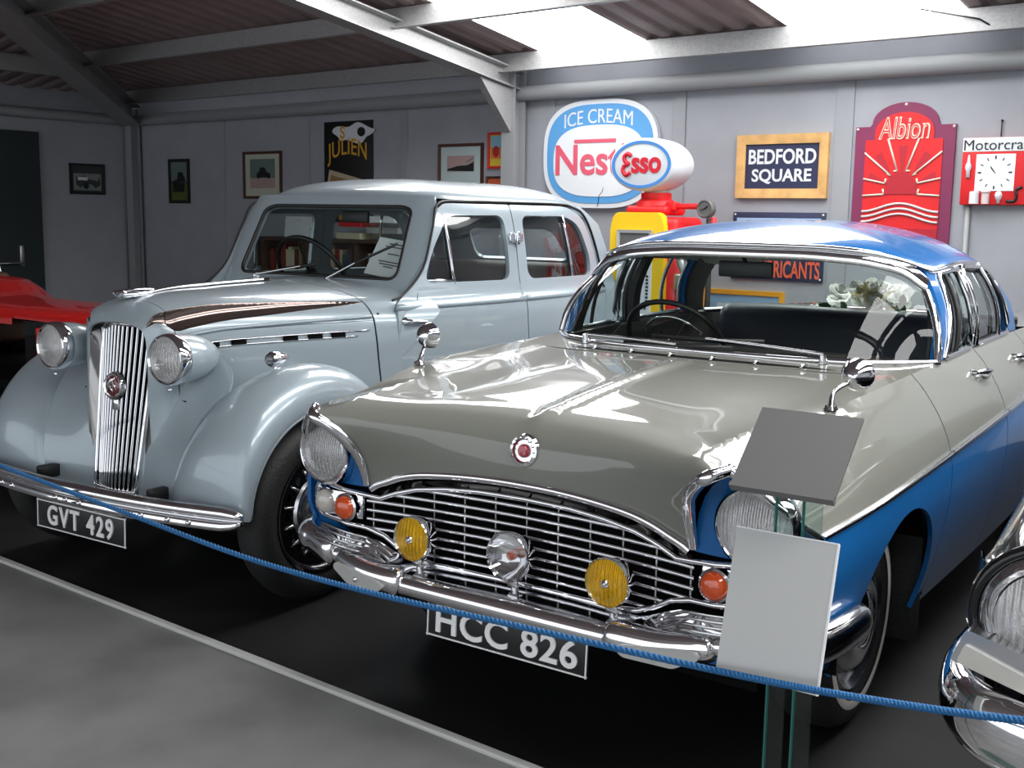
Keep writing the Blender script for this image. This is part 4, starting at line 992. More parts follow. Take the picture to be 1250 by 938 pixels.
# front of the cabin with the windscreen opening
def pjf(X, Z):
    X = np.asarray(X, float); Z = np.asarray(Z, float)
    xe = wz(Z) * tp(yfj(Z)); k = np.clip(np.abs(X) / xe, 0, 1.05)
    return stk(X, yfj(Z) + .022 * np.clip((k - .80) / .20, 0, 1.2) ** 2, Z)
half_w = lambda z: float(wz(z)) * float(tp(yfj(z))) * .998
fo = [(-half_w(1.07), 1.07), (half_w(1.07), 1.07)] + [(half_w(z), z) for z in LSP(1.15, 1.545, 6)] + [(-half_w(z), z) for z in LSP(1.545, 1.15, 6)]
wh = rpoly([(-.485, 1.175), (.485, 1.175), (.455, 1.475), (.40, 1.492), (-.40, 1.492), (-.455, 1.475)], [.05, .05, .06, .05, .05, .06], 6)
cf = mk('cabin_front', panel(pjf, fo, [wh], .03, .03, (0, -1, .3)), 'silver', JC)
mk('windscreen', panel(lambda a, b: pjf(a, b) + np.array([0, .018, 0]), wh, (), .1, 0, (0, -1, .3)), 'glass', cf)
mk('windscreen_seal', tube([pjf(a, b) + np.array([0, .004, 0]) for a, b in densify(wh, .03)], .009, 8, closed=True), 'black', cf, angle=60)
for x, q in ((-.02, (-.42, 1.215)), (.33, (.42, 1.30))):
    p = pjf(x, 1.160); e_ = pjf(x - .24 if x < 0.1 else .12, 1.20)
for x0, ex, ez, bx0, bz0, bx1, bz1 in ((-.36, -.08, 1.215, -.20, 1.20, .0, 1.225), (.10, .24, 1.24, .18, 1.205, .44, 1.33)):
    p = pjf(x0, 1.158); q = pjf(ex, ez) + np.array([0, -.022, 0])
    wj = mk('wiper', join(lathe([(.018, 0), (.016, .012), (.010, .020), (0, .022)], p, (0, -1, .5), 14), tube([p + np.array([0, -.018, .008]), q], [.006, .004], 8)), 'chrome', cf, angle=50)
    mk('wiper_blade', tube([pjf(bx0, bz0) + np.array([0, -.010, 0]), q + np.array([0, .006, 0]), pjf(bx1, bz1) + np.array([0, -.010, 0])], .0045, 6, flat=1.5), 'black', wj)
# roof
rj = [(0, float(yfj(1.54)) + .0, 1.545), (.25, float(yfj(1.54)) + .004, 1.543), (.42, float(yfj(1.54)) + .03, 1.538), (.50, float(yfj(1.54)) + .085, 1.533), (.545, 1.50, 1.530), (.570, 1.65, 1.527), (.584, 1.9, 1.525), (.583, 2.2, 1.524), (.572, 2.42, 1.520), (.54, 2.60, 1.505), (.47, 2.72, 1.49), (.33, 2.79, 1.485), (.15, 2.815, 1.485), (0, 2.82, 1.485)]
rjr = catmull(rj, 64); rjf = rjr + [(-x, y, z) for x, y, z in rjr[-2:0:-1]]
jr = mk('roof', dome(rjf, 1.632, 1.75, 2.30, 2.3, 1.55, 18), 'silver', JC)
hl_ = dome([(x * .97, 2.0 + (y - 2.0) * .97, z - .01) for x, y, z in rjf], 1.60, 1.75, 2.30, 2.3, 1.5, 10)
mk('headlining', hl_, 'leather', jr)
# roof edge apron joining the doors
mk('cant_rail', loft([[(x * 1.0, y, z + .004), (float(np.sign(x)) * float(wz(1.505)) * float(tp(y)) * .995 if abs(x) > .5 else x, y, 1.505)] for x, y, z in rjf if abs(x) > .52]), 'silver', JC) if False else None
# back of the body
def pjr(X, Z):
    X = np.asarray(X, float); k = np.clip(np.abs(X) / .60, 0, 1.1); return stk(X, yrj(np.asarray(Z, float)) - .16 * k ** 3, Z)
bo = [(-.60, .62), (.60, .62), (.60, 1.10), (.54, 1.35), (.47, 1.50), (-.47, 1.50), (-.54, 1.35), (-.60, 1.10)]
bw_ = rpoly([(-.33, 1.22), (.33, 1.22), (.29, 1.40), (-.29, 1.40)], .06)
bk = mk('cabin_back', panel(pjr, bo, [bw_], .05, .02, (0, 1, 0)), 'silver', JC)
mk('rear_window', panel(lambda a, b: pjr(a, b) - np.array([0, .01, 0]), bw_, (), .1, 0, (0, 1, 0)), 'glass_dark', bk)
bootr = []
for y, w_, zt in ((3.0, .56, 1.02), (3.2, .54, .98), (3.4, .50, .90), (3.58, .46, .76), (3.66, .42, .60), (3.68, .40, .42)):
    bootr.append([(w_ * math.copysign(abs(math.cos(t)) ** .5, math.cos(t)), y, .40 + (zt - .40) * abs(math.sin(t)) ** .5) for t in np.linspace(math.pi, 0, 24)])
mk('boot', loft(bootr), 'silver', JC)
# interior
js = mk('front_seat', join(rbox((.30, 1.78, .62), (.50, .50, .20), .07, 3), rbox((-.30, 1.78, .62), (.50, .50, .20), .07, 3)), 'leather', JC, angle=60)
for s in (1, -1): mk('seat_back', tf(rbox((0, 0, .22), (.50, .14, .46), .06, 3), Matrix.Translation((s * .30, 1.98, .68)) @ Matrix.Rotation(-.2, 4, 'X')), 'leather', js, angle=60)
jt = mk('rear_seat', rbox((0, 2.55, .62), (1.16, .5, .22), .07, 3), 'leather', JC, angle=60)
mk('seat_back', tf(rbox((0, 0, .25), (1.16, .16, .56), .07, 3), Matrix.Translation((0, 2.72, .68)) @ Matrix.Rotation(-.2, 4, 'X')), 'leather', jt, angle=60)
mk('dashboard', rbox((0, 1.24, 1.06), (1.16, .10, .16), .03, 3), 'dark_wood', JC, angle=60)
sc_ = Vector((-.30, 1.46, 1.16)); sx_ = Vector((0, .86, .5)).normalized(); u1 = Vector((1, 0, 0)); u2 = sx_.cross(u1)
jsw = mk('steering_wheel', tube([sc_ + u1 * .21 * math.cos(t) + u2 * .21 * math.sin(t) for t in np.linspace(0, 2 * math.pi, 37)[:-1]], .012, 10, closed=True), 'black', JC, angle=60)
mk('steering_spokes', join(*[tube([sc_ - sx_ * .02, sc_ + u1 * .2 * math.cos(a) + u2 * .2 * math.sin(a)], .007, 6) for a in (.5, 2.6, 4.7)], lathe([(0, .02), (.03, .01), (.03, -.02), (.02, -.3)], sc_, sx_, 16)), 'black', jsw, angle=50)
mk('rear_view_mirror', rbox((.02, 1.42, 1.445), (.16, .02, .055), .006), 'black', JC, angle=40)
# ============================================================ THINGS ON AND BY THE WALLS
_c, _s = math.cos(BR), math.sin(BR)
def BW(x, y, z): return (x * _c - y * _s, x * _s + y * _c, z)
def wthing(name, label, cat, x, z, y=WY, group=None): return thing(name, label, cat, BW(x, y, z), BR, group)
def paintmat(n, c, r=.5): M[n] = mat(n, srgb(*c), r); return n
for n, c in (('ink_navy', (34, 40, 72)), ('sign_white', (212, 216, 220)), ('sign_red', (205, 24, 28)), ('deep_red', (168, 24, 40)), ('crimson_edge', (120, 40, 78)),
             ('sign_blue', (84, 150, 205)), ('pink_red', (205, 85, 105)), ('esso_blue', (70, 135, 205)), ('esso_red', (205, 25, 45)), ('pump_yellow', (245, 200, 20)), ('pump_red', (225, 22, 30)),
             ('sign_orange', (225, 95, 60)), ('gold', (215, 160, 40)), ('sign_black', (20, 18, 20)), ('mount', (214, 205, 190)), ('photo_grey', (120, 130, 128)), ('photo_dark', (48, 52, 54)),
             ('photo_pink', (200, 160, 160)), ('grass', (96, 104, 40)), ('frame_brown', (74, 42, 30)), ('frame_black', (24, 20, 20)), ('poster_red', (190, 35, 40)), ('poster_yellow', (240, 200, 60)),
             ('poster_orange', (235, 130, 50)), ('poster_sky', (150, 190, 215)), ('yellow_frame', (232, 165, 40)), ('pale_blue', (150, 185, 220)), ('silver_line', (205, 190, 190)), ('clock_face', (225, 228, 238)),
             ('book_red', (120, 30, 30)), ('book_cream', (200, 190, 160)), ('book_blue', (40, 60, 100)), ('book_green', (40, 70, 50)), ('book_grey', (150, 150, 150)), ('tan', (150, 115, 75)), ('kraft', (185, 170, 145))):
    paintmat(n, c)
def frame_geo(x0, z0, x1, z1, b, d): # picture frame of four mitred rails in front of the wall
    o = [(x0, z0), (x1, z0), (x1, z1), (x0, z1)]; i = [(x0 + b, z0 + b), (x1 - b, z0 + b), (x1 - b, z1 - b), (x0 + b, z1 - b)]
    V = []; Fc = []
    for ring, y in ((o, 0), (o, -d), (i, -d * .8), (i, -.004)):
        V += [(x, y, z) for x, z in ring]
    for k in range(3):
        for j in range(4):
            a, b_ = k * 4 + j, k * 4 + (j + 1) % 4; Fc.append((a, b_, b_ + 4, a + 4))
    return V, Fc
def slab(poly, y0, y1): return prism(poly, y0, y1)
def rect(x0, z0, x1, z1): return [(x0, z0), (x1, z0), (x1, z1), (x0, z1)]
def picture(label, x0, z0, x1, z1, fm, b, mount, draw, name='framed_picture', d=.025):
    cx, cz = (x0 + x1) / 2, (z0 + z1) / 2; hw, hh = (x1 - x0) / 2, (z1 - z0) / 2
    t = wthing(name, label, 'picture', cx, cz)
    mk('frame', frame_geo(-hw, -hh, hw, hh, b, d), fm, t, smooth=False)
    mk('mount', slab(rect(-hw + b * .8, -hh + b * .8, hw - b * .8, hh - b * .8), -.010, 0), mount, t, smooth=False)
    for nm, poly, m_ in draw: mk(nm, slab(poly, -.0125 if not nm.endswith('detail') else -.014, -.009), m_, t, smooth=False)
    mk('picture_glass', ([(-hw + b, -.0175, -hh + b), (hw - b, -.0175, -hh + b), (hw - b, -.0175, hh - b), (-hw + b, -.0175, hh - b)], [(0, 1, 2, 3)]), 'glass', t, smooth=False)
    return t
def car_blob(cx, cz, w): # outline of a small car in a photograph
    return [(cx + a * w, cz + b * w) for a, b in ((-.5, -.22), (-.5, .0), (-.36, .06), (-.24, .26), (.08, .27), (.2, .06), (.46, .0), (.5, -.22), (.36, -.28), (.24, -.2), (-.22, -.2), (-.34, -.28))]
# bedford square street sign
t = wthing('street_sign', 'navy BEDFORD SQUARE street sign in a pine frame on the back wall', 'sign', -1.832, 1.845)
mk('frame', frame_geo(-.355, -.228, .355, .228, .068, .035), 'pine', t, smooth=False)
pb = mk('sign_plate', slab(rect(-.29, -.163, .29, .163), -.016, 0), 'ink_navy', t, smooth=False)
for s_, z in (('BEDFORD', .070), ('SQUARE', -.072)):
    mk('lettering', front(text_fit(s_, .525 if s_ == 'BEDFORD' else .465, .108, .0035), (0, -.018, z)), 'sign_white', pb, smooth=False)
# albion sunrise sign
t = wthing('advertising_sign', 'red arched sunrise sign with wavy lines lettered Albion on the back wall', 'sign', -.95, 1.70)
def arch_poly(w, sh, top, bot, r): 
    P = [(-w, bot), (w, bot), (w, sh), (w - .10, sh)]
    n = 24
    for k in range(n + 1):
        a = math.pi * k / n; P.append(((w - .115) * math.cos(a), sh + .02 + (top - sh - .02) * math.sin(a)))
    return P + [(-w + .10, sh), (-w, sh)]
mk('board', slab(arch_poly(.338, .40, .555, -.47, 0), -.020, 0), 'crimson_edge', t, smooth=False)
inner = [(-.262, -.43), (.262, -.43), (.262, .31), (.20, .31)] + [(.20 * math.cos(a), .36 + .13 * math.sin(a)) for a in np.linspace(0, math.pi, 20)] + [(-.20, .31), (-.262, .31)]
pf = mk('picture_panel', slab(inner, -.026, -.018), 'sign_red', t, smooth=False)
mk('rays', join(*[slab([(.12 * math.cos(a - .06), -.03 + .12 * math.sin(a - .06)), (rr * math.cos(a - .10), -.03 + rr * math.sin(a - .10)), (rr * math.cos(a + .10), -.03 + rr * math.sin(a + .10)), (.12 * math.cos(a + .06), -.03 + .12 * math.sin(a + .06))], -.0275, -.025) for a, rr in ((.42, .25), (.95, .30), (1.57, .30), (2.19, .30), (2.72, .25))]), 'deep_red', pf, smooth=False)
rl = []
for sg_ in (1, -1):
    for (x0, z0), (x1, z1) in (((.03, .10), (.105, .315)), ((.075, .07), (.262, .225)), ((.11, .018), (.262, .05)), ((.115, -.055), (.262, -.065))):
        rl.append(tube([(sg_ * x0, -.030, z0), (sg_ * x1, -.030, z1)], .0065, 6))
    for (x0, z0), (x1, z1) in (((.03, .10), (.055, .10)), ((.075, .07), (.098, .083)), ((.11, .018), (.105, .050)), ((.115, -.055), (.122, -.02))):
        rl.append(tube([(sg_ * x0, -.030, z0), (sg_ * x1, -.030, z1)], .0065, 6))
mk('ray_outlines', join(*rl), 'mount', pf)
mk('sun_disc', slab([(.115 * math.cos(a), -.055 + .15 * math.sin(a)) for a in np.linspace(0, math.pi, 24)], -.031, -.025), 'deep_red', pf, smooth=False)
for k in range(3):
    mk('wave_line', tube(catmull([(x, -.030, -.145 - .035 * k + .028 * math.cos((x + .262) / .262 * math.pi * 1.0 + math.pi)) for x in LSP(-.262, .262, 17)], 50), .0085, 6), 'silver_line', pf)
al = front(text_fit('Albion', .345, .150, .004, .002, shear=.15), (0, -.030, .385))
mk('lettering', al, 'mount', pf, smooth=False)
mk('lettering_fill', front(text_fit('Albion', .325, .132, -.004, .001, shear=.15), (0, -.0345, .385)), 'sign_red', pf, smooth=False)
mk('lower_lettering', front(text_geo('.   .  . ', .09, .001, .001), (0, -.028, -.33)) if False else join(slab(rect(-.262, -.43, .262, -.285), -.028, -.024)), 'deep_red', pf, smooth=False)
for x, z in ((-.325, .385), (.325, .385), (0, .54)): mk('screw', lathe([(.010, 0), (.008, .006), (0, .007)], (x, -.02, z), (0, -1, 0), 10), 'mount', t)
# motorcraft clock sign
t = wthing('advertising_clock', 'square red and white Motorcraft clock sign at the right end of the wall', 'clock', -.328, 1.79)
mk('clock_box', rbox((0, -.03, 0), (.44, .06, .43), .01), 'sign_red', t, angle=40)
hb = mk('header', slab(rect(-.218, .125, .218, .213), -.063, -.058), 'sign_white', t, smooth=False)
mk('lettering', front(text_fit('Motorcraft', .42, .066, 0), (0, -.0645, .167)), 'sign_black', hb, smooth=False)
cf_ = mk('clock_face', slab(rect(-.128, -.125, .112, .108), -.064, -.058), 'clock_face', t, smooth=False)
tk = []
for k in range(12):
    a = math.pi / 2 - k * math.pi / 6; c_, s2 = math.cos(a), math.sin(a)
    tk.append(tube([(-.008 + .085 * c_, -.0655, -.008 + .085 * s2), (-.008 + .105 * c_, -.0655, -.008 + .105 * s2)], .003 if k % 3 else .0048, 6))
mk('hour_mark', join(*tk), 'sign_black', cf_)
mk('hour_hand', tube([(-.008, -.067, -.008), (-.036, -.067, .030)], .003, 6), 'sign_black', cf_); mk('minute_hand', tube([(-.002, -.068, -.016), (-.034, -.068, .020)], .002, 6), 'sign_black', cf_)
spark = lambda x, z, k: join(lathe([(0, .10 * k), (.006 * k, .10 * k), (.012 * k, .04 * k), (.020 * k, .03 * k), (.024 * k, .0), (.014 * k, -.02 * k), (.014 * k, -.07 * k), (0, -.07 * k)], (x, -.064, z), (0, 0, 1), 12))
mk('spark_plug', spark(-.175, .02, .85), 'sign_white', t)
mk('oil_can', lathe([(0, -.04), (.030, -.04), (.030, .035), (.024, .04), (0, .04)], (-.125, -.064, -.168), (0, 0, 1), 16), 'sign_white', t, angle=40)
mk('oil_filter', lathe([(0, -.04), (.024, -.04), (.024, .03), (.03, .033), (.03, .042), (0, .042)], (-.055, -.064, -.168), (0, 0, 1), 16), 'silver_line', t, angle=40)
mk('bulb', lathe([(0, .045), (.018, .03), (.024, .012), (.016, -.014), (.010, -.018), (.010, -.04), (0, -.04)], (.025, -.064, -.165), (0, 0, 1), 14), 'sign_white', t)
mk('hose', tube(catmull([(.075, -.066, -.19), (.12, -.066, -.19), (.135, -.066, -.16), (.13, -.066, -.12), (.165, -.066, -.10)], 16), .010, 8), 'sign_black', t)
cd_ = mk('cable_conduit', tube([(0, -.02, 0), (0, -.02, 1.575)], .016, 10), 'rail', None, True, BW(-.50, WY, 0), BR)
tag(cd_, 'thin grey pipe running up the back wall under the clock sign', 'pipe')
hk = mk('wall_hook', join(tube([(0, -.012, .0), (0, -.012, .10)], .004, 6), lathe([(0, 0), (.008, .004), (.008, .012), (0, .014)], (0, 0, .10), (0, -1, 0), 8)), 'sign_black', None, True, BW(-.33, WY, 2.01), BR)
tag(hk, 'thin dark hanging wire on the wall above the clock sign', 'hook')
# lubricants sign
t = wthing('advertising_sign', 'wide black sign with orange LUBRICANTS lettering low on the wall behind the blue roof', 'sign', -1.838, 1.268)
pb = mk('sign_plate', rbox((0, -.010, 0), (.725, .018, .495), .004), 'ink_navy', t, angle=40)
mk('top_band', slab(rect(-.33, .165, .33, .205), -.0205, -.017), 'pale_blue', pb, smooth=False)
mk('lettering', front(text_fit('LUBRICANTS', .51, .125, .003), (.085, -.0205, -.165)), 'sign_orange', pb, smooth=False)
for x in (-.345, .345):
    for z in (-.23, .23): mk('screw', lathe([(.009, 0), (.007, .006), (0, .007)], (x, -.018, z), (0, -1, 0), 10), 'mount', t)
# yellow framed picture
picture('low picture in a yellow orange frame seen through the two-tone saloon', -2.42, .45, -1.765, .935, 'yellow_frame', .035, 'pale_blue', [('photo', rect(-.22, -.14, .22, .14), 'sign_white')])
# ice cream sign
t = wthing('advertising_sign', 'large rounded blue and white ICE CREAM shop sign behind the petrol pump', 'sign', -3.41, 1.965)
o1, o2, o3 = ell(0, 0, .555, .432, 60, 2.9), ell(0, 0, .515, .395, 60, 2.9), ell(.0, -.055, .445, .285, 60, 2.8)
mk('sign_board', slab(o1, -.05, -.005), 'sign_white', t, smooth=False)
mk('blue_field', slab(o2, -.054, -.045), 'sign_blue', t, smooth=False)
wfd = mk('white_field', slab(o3, -.058, -.050), 'sign_white', t, smooth=False)
cr = []
ic = text_fit('ICE CREAM', .66, .112, 0, .002)
ic = ([(x, y - .30 * x * x, z) for x, y, z in ic[0]], ic[1])
mk('ice_cream_lettering', front(ic, (-.01, -.0565, .300)), 'sign_white', t, smooth=False)
nl = mk('name_lettering', front(text_fit('Nestlé', .86, .245, .006, .002, 'LEFT'), (-.42, -.0605, -.045)), 'pink_red', wfd, smooth=False)
mk('name_bar', slab(rect(-.235, .090, .17, .118), -.0625, -.056), 'pink_red', wfd, smooth=False)
mk('crack', tube([(.06, -.056, -.26), (.05, -.059, -.30), (.02, -.059, -.33), (.015, -.056, -.37), (0, -.053, -.42)], .0025, 5), 'sign_black', t)
# st julien tobacco sign
t = wthing('advertising_sign', 'tall black enamel sign lettered JULIEN in gold on the left back wall', 'sign', -6.36, 1.86)
pb = mk('sign_plate', rbox((0, -.010, 0), (.672, .018, .965), .004), 'sign_black', t, angle=40)
jl = text_geo('JULIEN', .215, .0015, .001, 'CENTER', .84, 1.02); jl = ([(x, y * (1 + .25 * abs(x)) + .10 * math.cos(x * 4.2) - .05, z) for x, y, z in jl[0]], jl[1])
mk('lettering', front(jl, (0, -.0205, .185)), 'gold', pb, smooth=False)
mk('lettering', front(text_geo('S', .16, .004, .001), (-.07, -.0215, .37)), 'gold', pb, smooth=False)
mk('worn_patch', slab([(-.02 + .27 * math.cos(a) * (1 + .18 * math.sin(3 * a)) + .10, .365 + .085 * math.sin(a) * (1 + .25 * math.cos(5 * a))) for a in np.linspace(0, 6.283, 40)[:-1]], -.0208, -.018), 'sign_white', pb, smooth=False)
mk('worn_spot', slab(ell(.19, .375, .055, .045, 18), -.0218, -.019), 'sign_black', pb, smooth=False)
R_ = Matrix.Rotation(math.radians(12), 4, 'Y')
pk = mk('tobacco_packet', tf(slab(rect(-.26, -.40, .27, -.03), -.0215, -.018), R_), 'kraft', pb, smooth=False)
mk('packet_panel', tf(slab(rect(-.225, -.37, .235, -.075), -.0228, -.02), R_), 'tan', pk, smooth=False)
mk('packet_band', tf(slab(rect(-.19, -.27, .215, -.165), -.0240, -.02), R_), 'sign_white', pk, smooth=False)
mk('packet_lettering', tf(front(text_geo('ST JULIEN', .085, .001, .001, 'CENTER', .82), (.01, -.0245, -.218)), R_), 'sign_black', pk, smooth=False)
mk('lettering', front(text_geo('BLEND', .085, .002, .001), (0, -.0205, -.435)), 'gold', pb, smooth=False)
# pictures on the back wall
picture('upright photograph in a narrow black frame beside the corner column', -9.28, 1.545, -8.905, 2.035, 'frame_black', .035, 'photo_dark',
        [('photo', rect(-.15, -.21, .15, -.02), 'grass'), ('photo_sky', rect(-.15, -.0, .15, .21), 'photo_grey'), ('vehicle_detail', [(-.12, -.12), (.09, -.12), (.11, .02), (.06, .10), (-.02, .10), (-.04, .02), (-.12, .0)], 'sign_black')])
picture('colour photograph of a dark car in a wide cream mount and brown frame', -7.957, 1.60, -7.345, 2.085, 'frame_brown', .028, 'mount',
        [('photo', rect(-.20, -.135, .20, .165), 'photo_grey'), ('ground_detail', rect(-.20, -.135, .20, -.03), 'photo_pink'), ('car_detail', car_blob(0.02, .02, .22), 'sign_black')])
picture('framed black and white photograph of a steam train with a white mount', -5.18, 1.60, -4.655, 2.09, 'frame_brown', .026, 'sign_white',
        [('photo', rect(-.16, .0, .16, .14), 'photo_pink'), ('train_detail', [(-.16, .01), (.155, .0), (.155, .085), (.08, .055), (-.03, .05), (-.15, .025)], 'sign_black'), ('crane_detail', [(.06, .085), (.15, .125), (.15, .11), (.07, .078)], 'photo_grey')])
picture('small bright poster in a red frame beside the steel column', -4.60, 1.865, -4.32, 2.175, 'poster_red', .022, 'poster_yellow',
        [('sky', rect(-.11, .02, .11, .125), 'poster_sky'), ('field', rect(-.11, -.07, .11, .03), 'poster_orange'), ('shape_detail', ell(-.05, -.01, .035, .05, 16), 'poster_red'), ('shape_detail', ell(.05, .0, .03, .06, 16), 'poster_yellow')])
picture('orange picture in a dark frame below the small red poster', -4.615, 1.45, -4.32, 1.80, 'frame_brown', .018, 'sign_orange', [('photo', rect(-.10, -.12, .10, .05), 'poster_red')])
picture('small dark portrait hanging low on the wall, seen through the silver car windscreen', -7.74, .90, -7.40, 1.20, 'frame_black', .03, 'frame_black', [('portrait', ell(0, 0, .085, .105, 24), 'frame_brown'), ('face_detail', ell(0, .03, .035, .05, 18), 'tan')])
# picture on the left wall
t = thing('framed_picture', 'framed black and white photograph of a jeep on the dark left wall', 'picture', BW(WX, 4.78, 1.80), BR + math.pi / 2)
mk('frame', frame_geo(-.215, -.17, .215, .17, .028, .025), 'frame_black', t, smooth=False)
mk('mount', slab(rect(-.19, -.145, .19, .145), -.010, 0), 'photo_dark', t, smooth=False)
mk('photo', slab(rect(-.17, -.125, .17, .06), -.0125, -.009), 'photo_grey', t, smooth=False)
mk('jeep', slab([(-.14, -.06), (-.14, .02), (-.02, .04), (.0, .0), (.13, -.02), (.15, .03), (.16, -.06), (.10, -.10), (.05, -.06), (-.04, -.06), (-.09, -.10)], -.014, -.009), 'photo_dark', t, smooth=False)
mk('jeep_bonnet', slab(rect(-.12, -.015, .0, .022), -.0145, -.009), 'sign_white', t, smooth=False)
mk('jeep_wheel', slab(ell(-.02, -.075, .035, .035, 18), -.0148, -.009), 'sign_black', t, smooth=False)
# ---- petrol pump
t = thing('petrol_pump', 'red and yellow petrol pump with an oval white Esso globe on top', 'petrol pump', BW(-2.52, 4.80, 0), BR)
mk('pump_body', rbox((.02, .02, .74), (.52, .40, 1.46), .05, 3), 'pump_red', t, angle=50)
yf_ = rpoly([(-.235, .50), (.215, .50), (.215, 1.40), (.18, 1.50), (-.20, 1.50), (-.235, 1.40)], [.04, .04, .05, .05, .05, .05], 6)
fp_ = mk('front_panel', prism(yf_, -.235, -.165), 'pump_yellow', t, angle=40)
mk('display_frame', frame_geo(-.165, 1.19, .125, 1.375, .022, .02) if False else mv(frame_geo(-.165, 1.19, .125, 1.375, .022, .02), (0, -.236, 0)), 'card_light', fp_, smooth=False)
mk('display_panel', slab(rect(-.145, 1.21, .105, 1.355), -.242, -.235), 'card_grey', fp_, smooth=False)
dl = mk('dial_panel', slab(rpoly(rect(-.165, .72, .125, 1.16), .02), -.245, -.232), 'clock_face', fp_, smooth=False)
dm = []
for x0, z0, x1, z1, n in ((-.125, 1.075, .085, 1.075, 9), (-.125, .825, .085, .825, 9), (-.135, .85, -.135, 1.05, 9), (.095, .85, .095, 1.05, 9)):
    for k in range(n):
        x = x0 + (x1 - x0) * k / (n - 1); z = z0 + (z1 - z0) * k / (n - 1); dm.append(box((x, -.247, z), (.014, .004, .020) if z0 == z1 else (.020, .004, .014)))
mk('dial_scale', join(*dm), 'sign_black', dl, smooth=False)
mk('dial_hub', lathe([(0, .014), (.022, .012), (.030, .004), (.030, 0)], (-.02, -.245, .955), (0, -1, 0), 20), 'card_grey', dl, angle=40)
mk('dial_hand', join(tube([(-.02, -.256, .955), (-.015, -.256, .86)], .004, 6), tube([(-.02, -.256, .955), (-.06, -.256, .985)], .003, 6)), 'sign_black', dl)
mk('pump_cap', join(rbox((.0, .0, 1.515), (.34, .30, .07), .03, 3), lathe([(.15, 1.50), (.14, 1.575), (.11, 1.60), (.11, 1.64)], (.0, 0, 0), (0, 0, 1), 28)), 'pump_red', t, angle=50)
ar_ = mk('side_arm', join(tube([(.12, -.05, 1.545), (.40, -.05, 1.545)], .020, 12), rbox((.17, -.05, 1.545), (.08, .08, .06), .012)), 'pump_red', t, angle=50)
mk('arm_gauge', lathe([(.0, -.03), (.05, -.03), (.066, -.02), (.066, .02), (.055, .03), (.05, .022), (0, .022)], (.445, -.06, 1.53), (0, -1, 0), 26), 'card_grey', ar_, angle=40)
mk('gauge_needle', join(tube([(.445, -.088, 1.53), (.47, -.088, 1.55)], .005, 6), tube([(.41, -.088, 1.52), (.445, -.088, 1.53)], .003, 6)), 'sign_black', ar_)
mk('gauge_post', tube([(.50, -.05, 1.47), (.50, -.05, 1.36)], .02, 10), 'pump_red', ar_)
hs_ = mk('hose', tube(catmull([(.47, -.06, 1.46), (.50, -.10, 1.2), (.52, -.14, .8), (.46, -.14, .45), (.36, -.10, .40), (.31, -.05, .6)], 30), .02, 10), 'rubber', t)
mk('nozzle', join(tube(catmull([(.33, -.20, 1.18), (.36, -.20, 1.10), (.42, -.20, .98), (.45, -.20, .80), (.46, -.20, .66)], 14), [.03, .034, .03, .026, .024, .022, .02, .02, .022, .022, .02, .018, .016, .014], 12), rbox((.33, -.14, 1.02), (.12, .10, .12), .02)), 'alu', t, angle=50)
gl = mk('globe', None or loft([[(-.01 + a * .27 * k, y, 1.835 + b * .185 * k) for a, b in [(math.cos(q), math.sin(q)) for q in np.linspace(0, 2 * math.pi, 49)[:-1]]] for y, k in ((-.205, .02), (-.205, .90), (-.20, .96), (-.18, 1.0), (-.06, 1.03), (.06, 1.0), (.12, .90), (.16, .74), (.18, .5), (.19, .02))], True), 'sign_white', t, angle=60)
mk('globe_neck', lathe([(.10, 1.60), (.085, 1.66), (.10, 1.70)], (.0, 0, 0), (0, 0, 1), 24), 'mount', gl)
rg = slab(ell(-.01, 1.835, .245, .166, 48), -.212, -.2); mk('globe_ring', slab(ell(-.01, 1.835, .245, .166, 48), -.209, -.2) if False else prism(ell(-.01, 1.835, .245, .166, 48), -.211, -.203, 'xz', (ell(-.01, 1.835, .222, .146, 48),)), 'esso_blue', gl, smooth=False)
ess = [text_geo('sso', .215, .007, .002, 'LEFT', .86, 1.0)]
mk('globe_lettering', front(text_fit('sso', .245, .112, .005, .002, 'LEFT'), (-.088, -.2095, 1.828)), 'esso_red', gl, smooth=False)
e3 = catmull([(-.10, .062), (-.135, .080), (-.168, .060), (-.160, .022), (-.125, .006), (-.165, -.008), (-.180, -.045), (-.150, -.078), (-.105, -.060)], 40)
mk('globe_initial', tube([(-.005 + x * .85, -.210, 1.835 + z * .95) for x, z in e3], .015, 8, flat=1, up=(0, 1, 0)), 'esso_red', gl)
# ---- shelf unit with books behind the silver car
t = thing('bookcase', 'dark wooden bookcase against the wall behind the silver car', 'bookcase', BW(-6.25, 5.20, 0), BR)
mk('top_board', rbox((0, 0, 1.205), (2.06, .34, .035), .004), 'dark_wood', t, angle=40)
for x in (-1.01, -.34, .34, 1.01): mk('upright', box((x, 0, .60), (.03, .32, 1.19)), 'dark_wood', t, smooth=False)
for z in (.06, .45, .83): mk('shelf', box((0, 0, z), (2.0, .32, .025)), 'dark_wood', t, smooth=False)
mk('back_board', box((0, .155, .60), (2.0, .01, 1.17)), 'dark_wood', t, smooth=False)
bk_m = ['book_red', 'book_cream', 'book_blue', 'book_green', 'book_grey', 'tan', 'frame_brown', 'kraft']
cnames = {'book_red': 'dark red', 'book_cream': 'cream', 'book_blue': 'blue', 'book_green': 'green', 'book_grey': 'grey', 'tan': 'tan', 'frame_brown': 'brown', 'kraft': 'buff'}
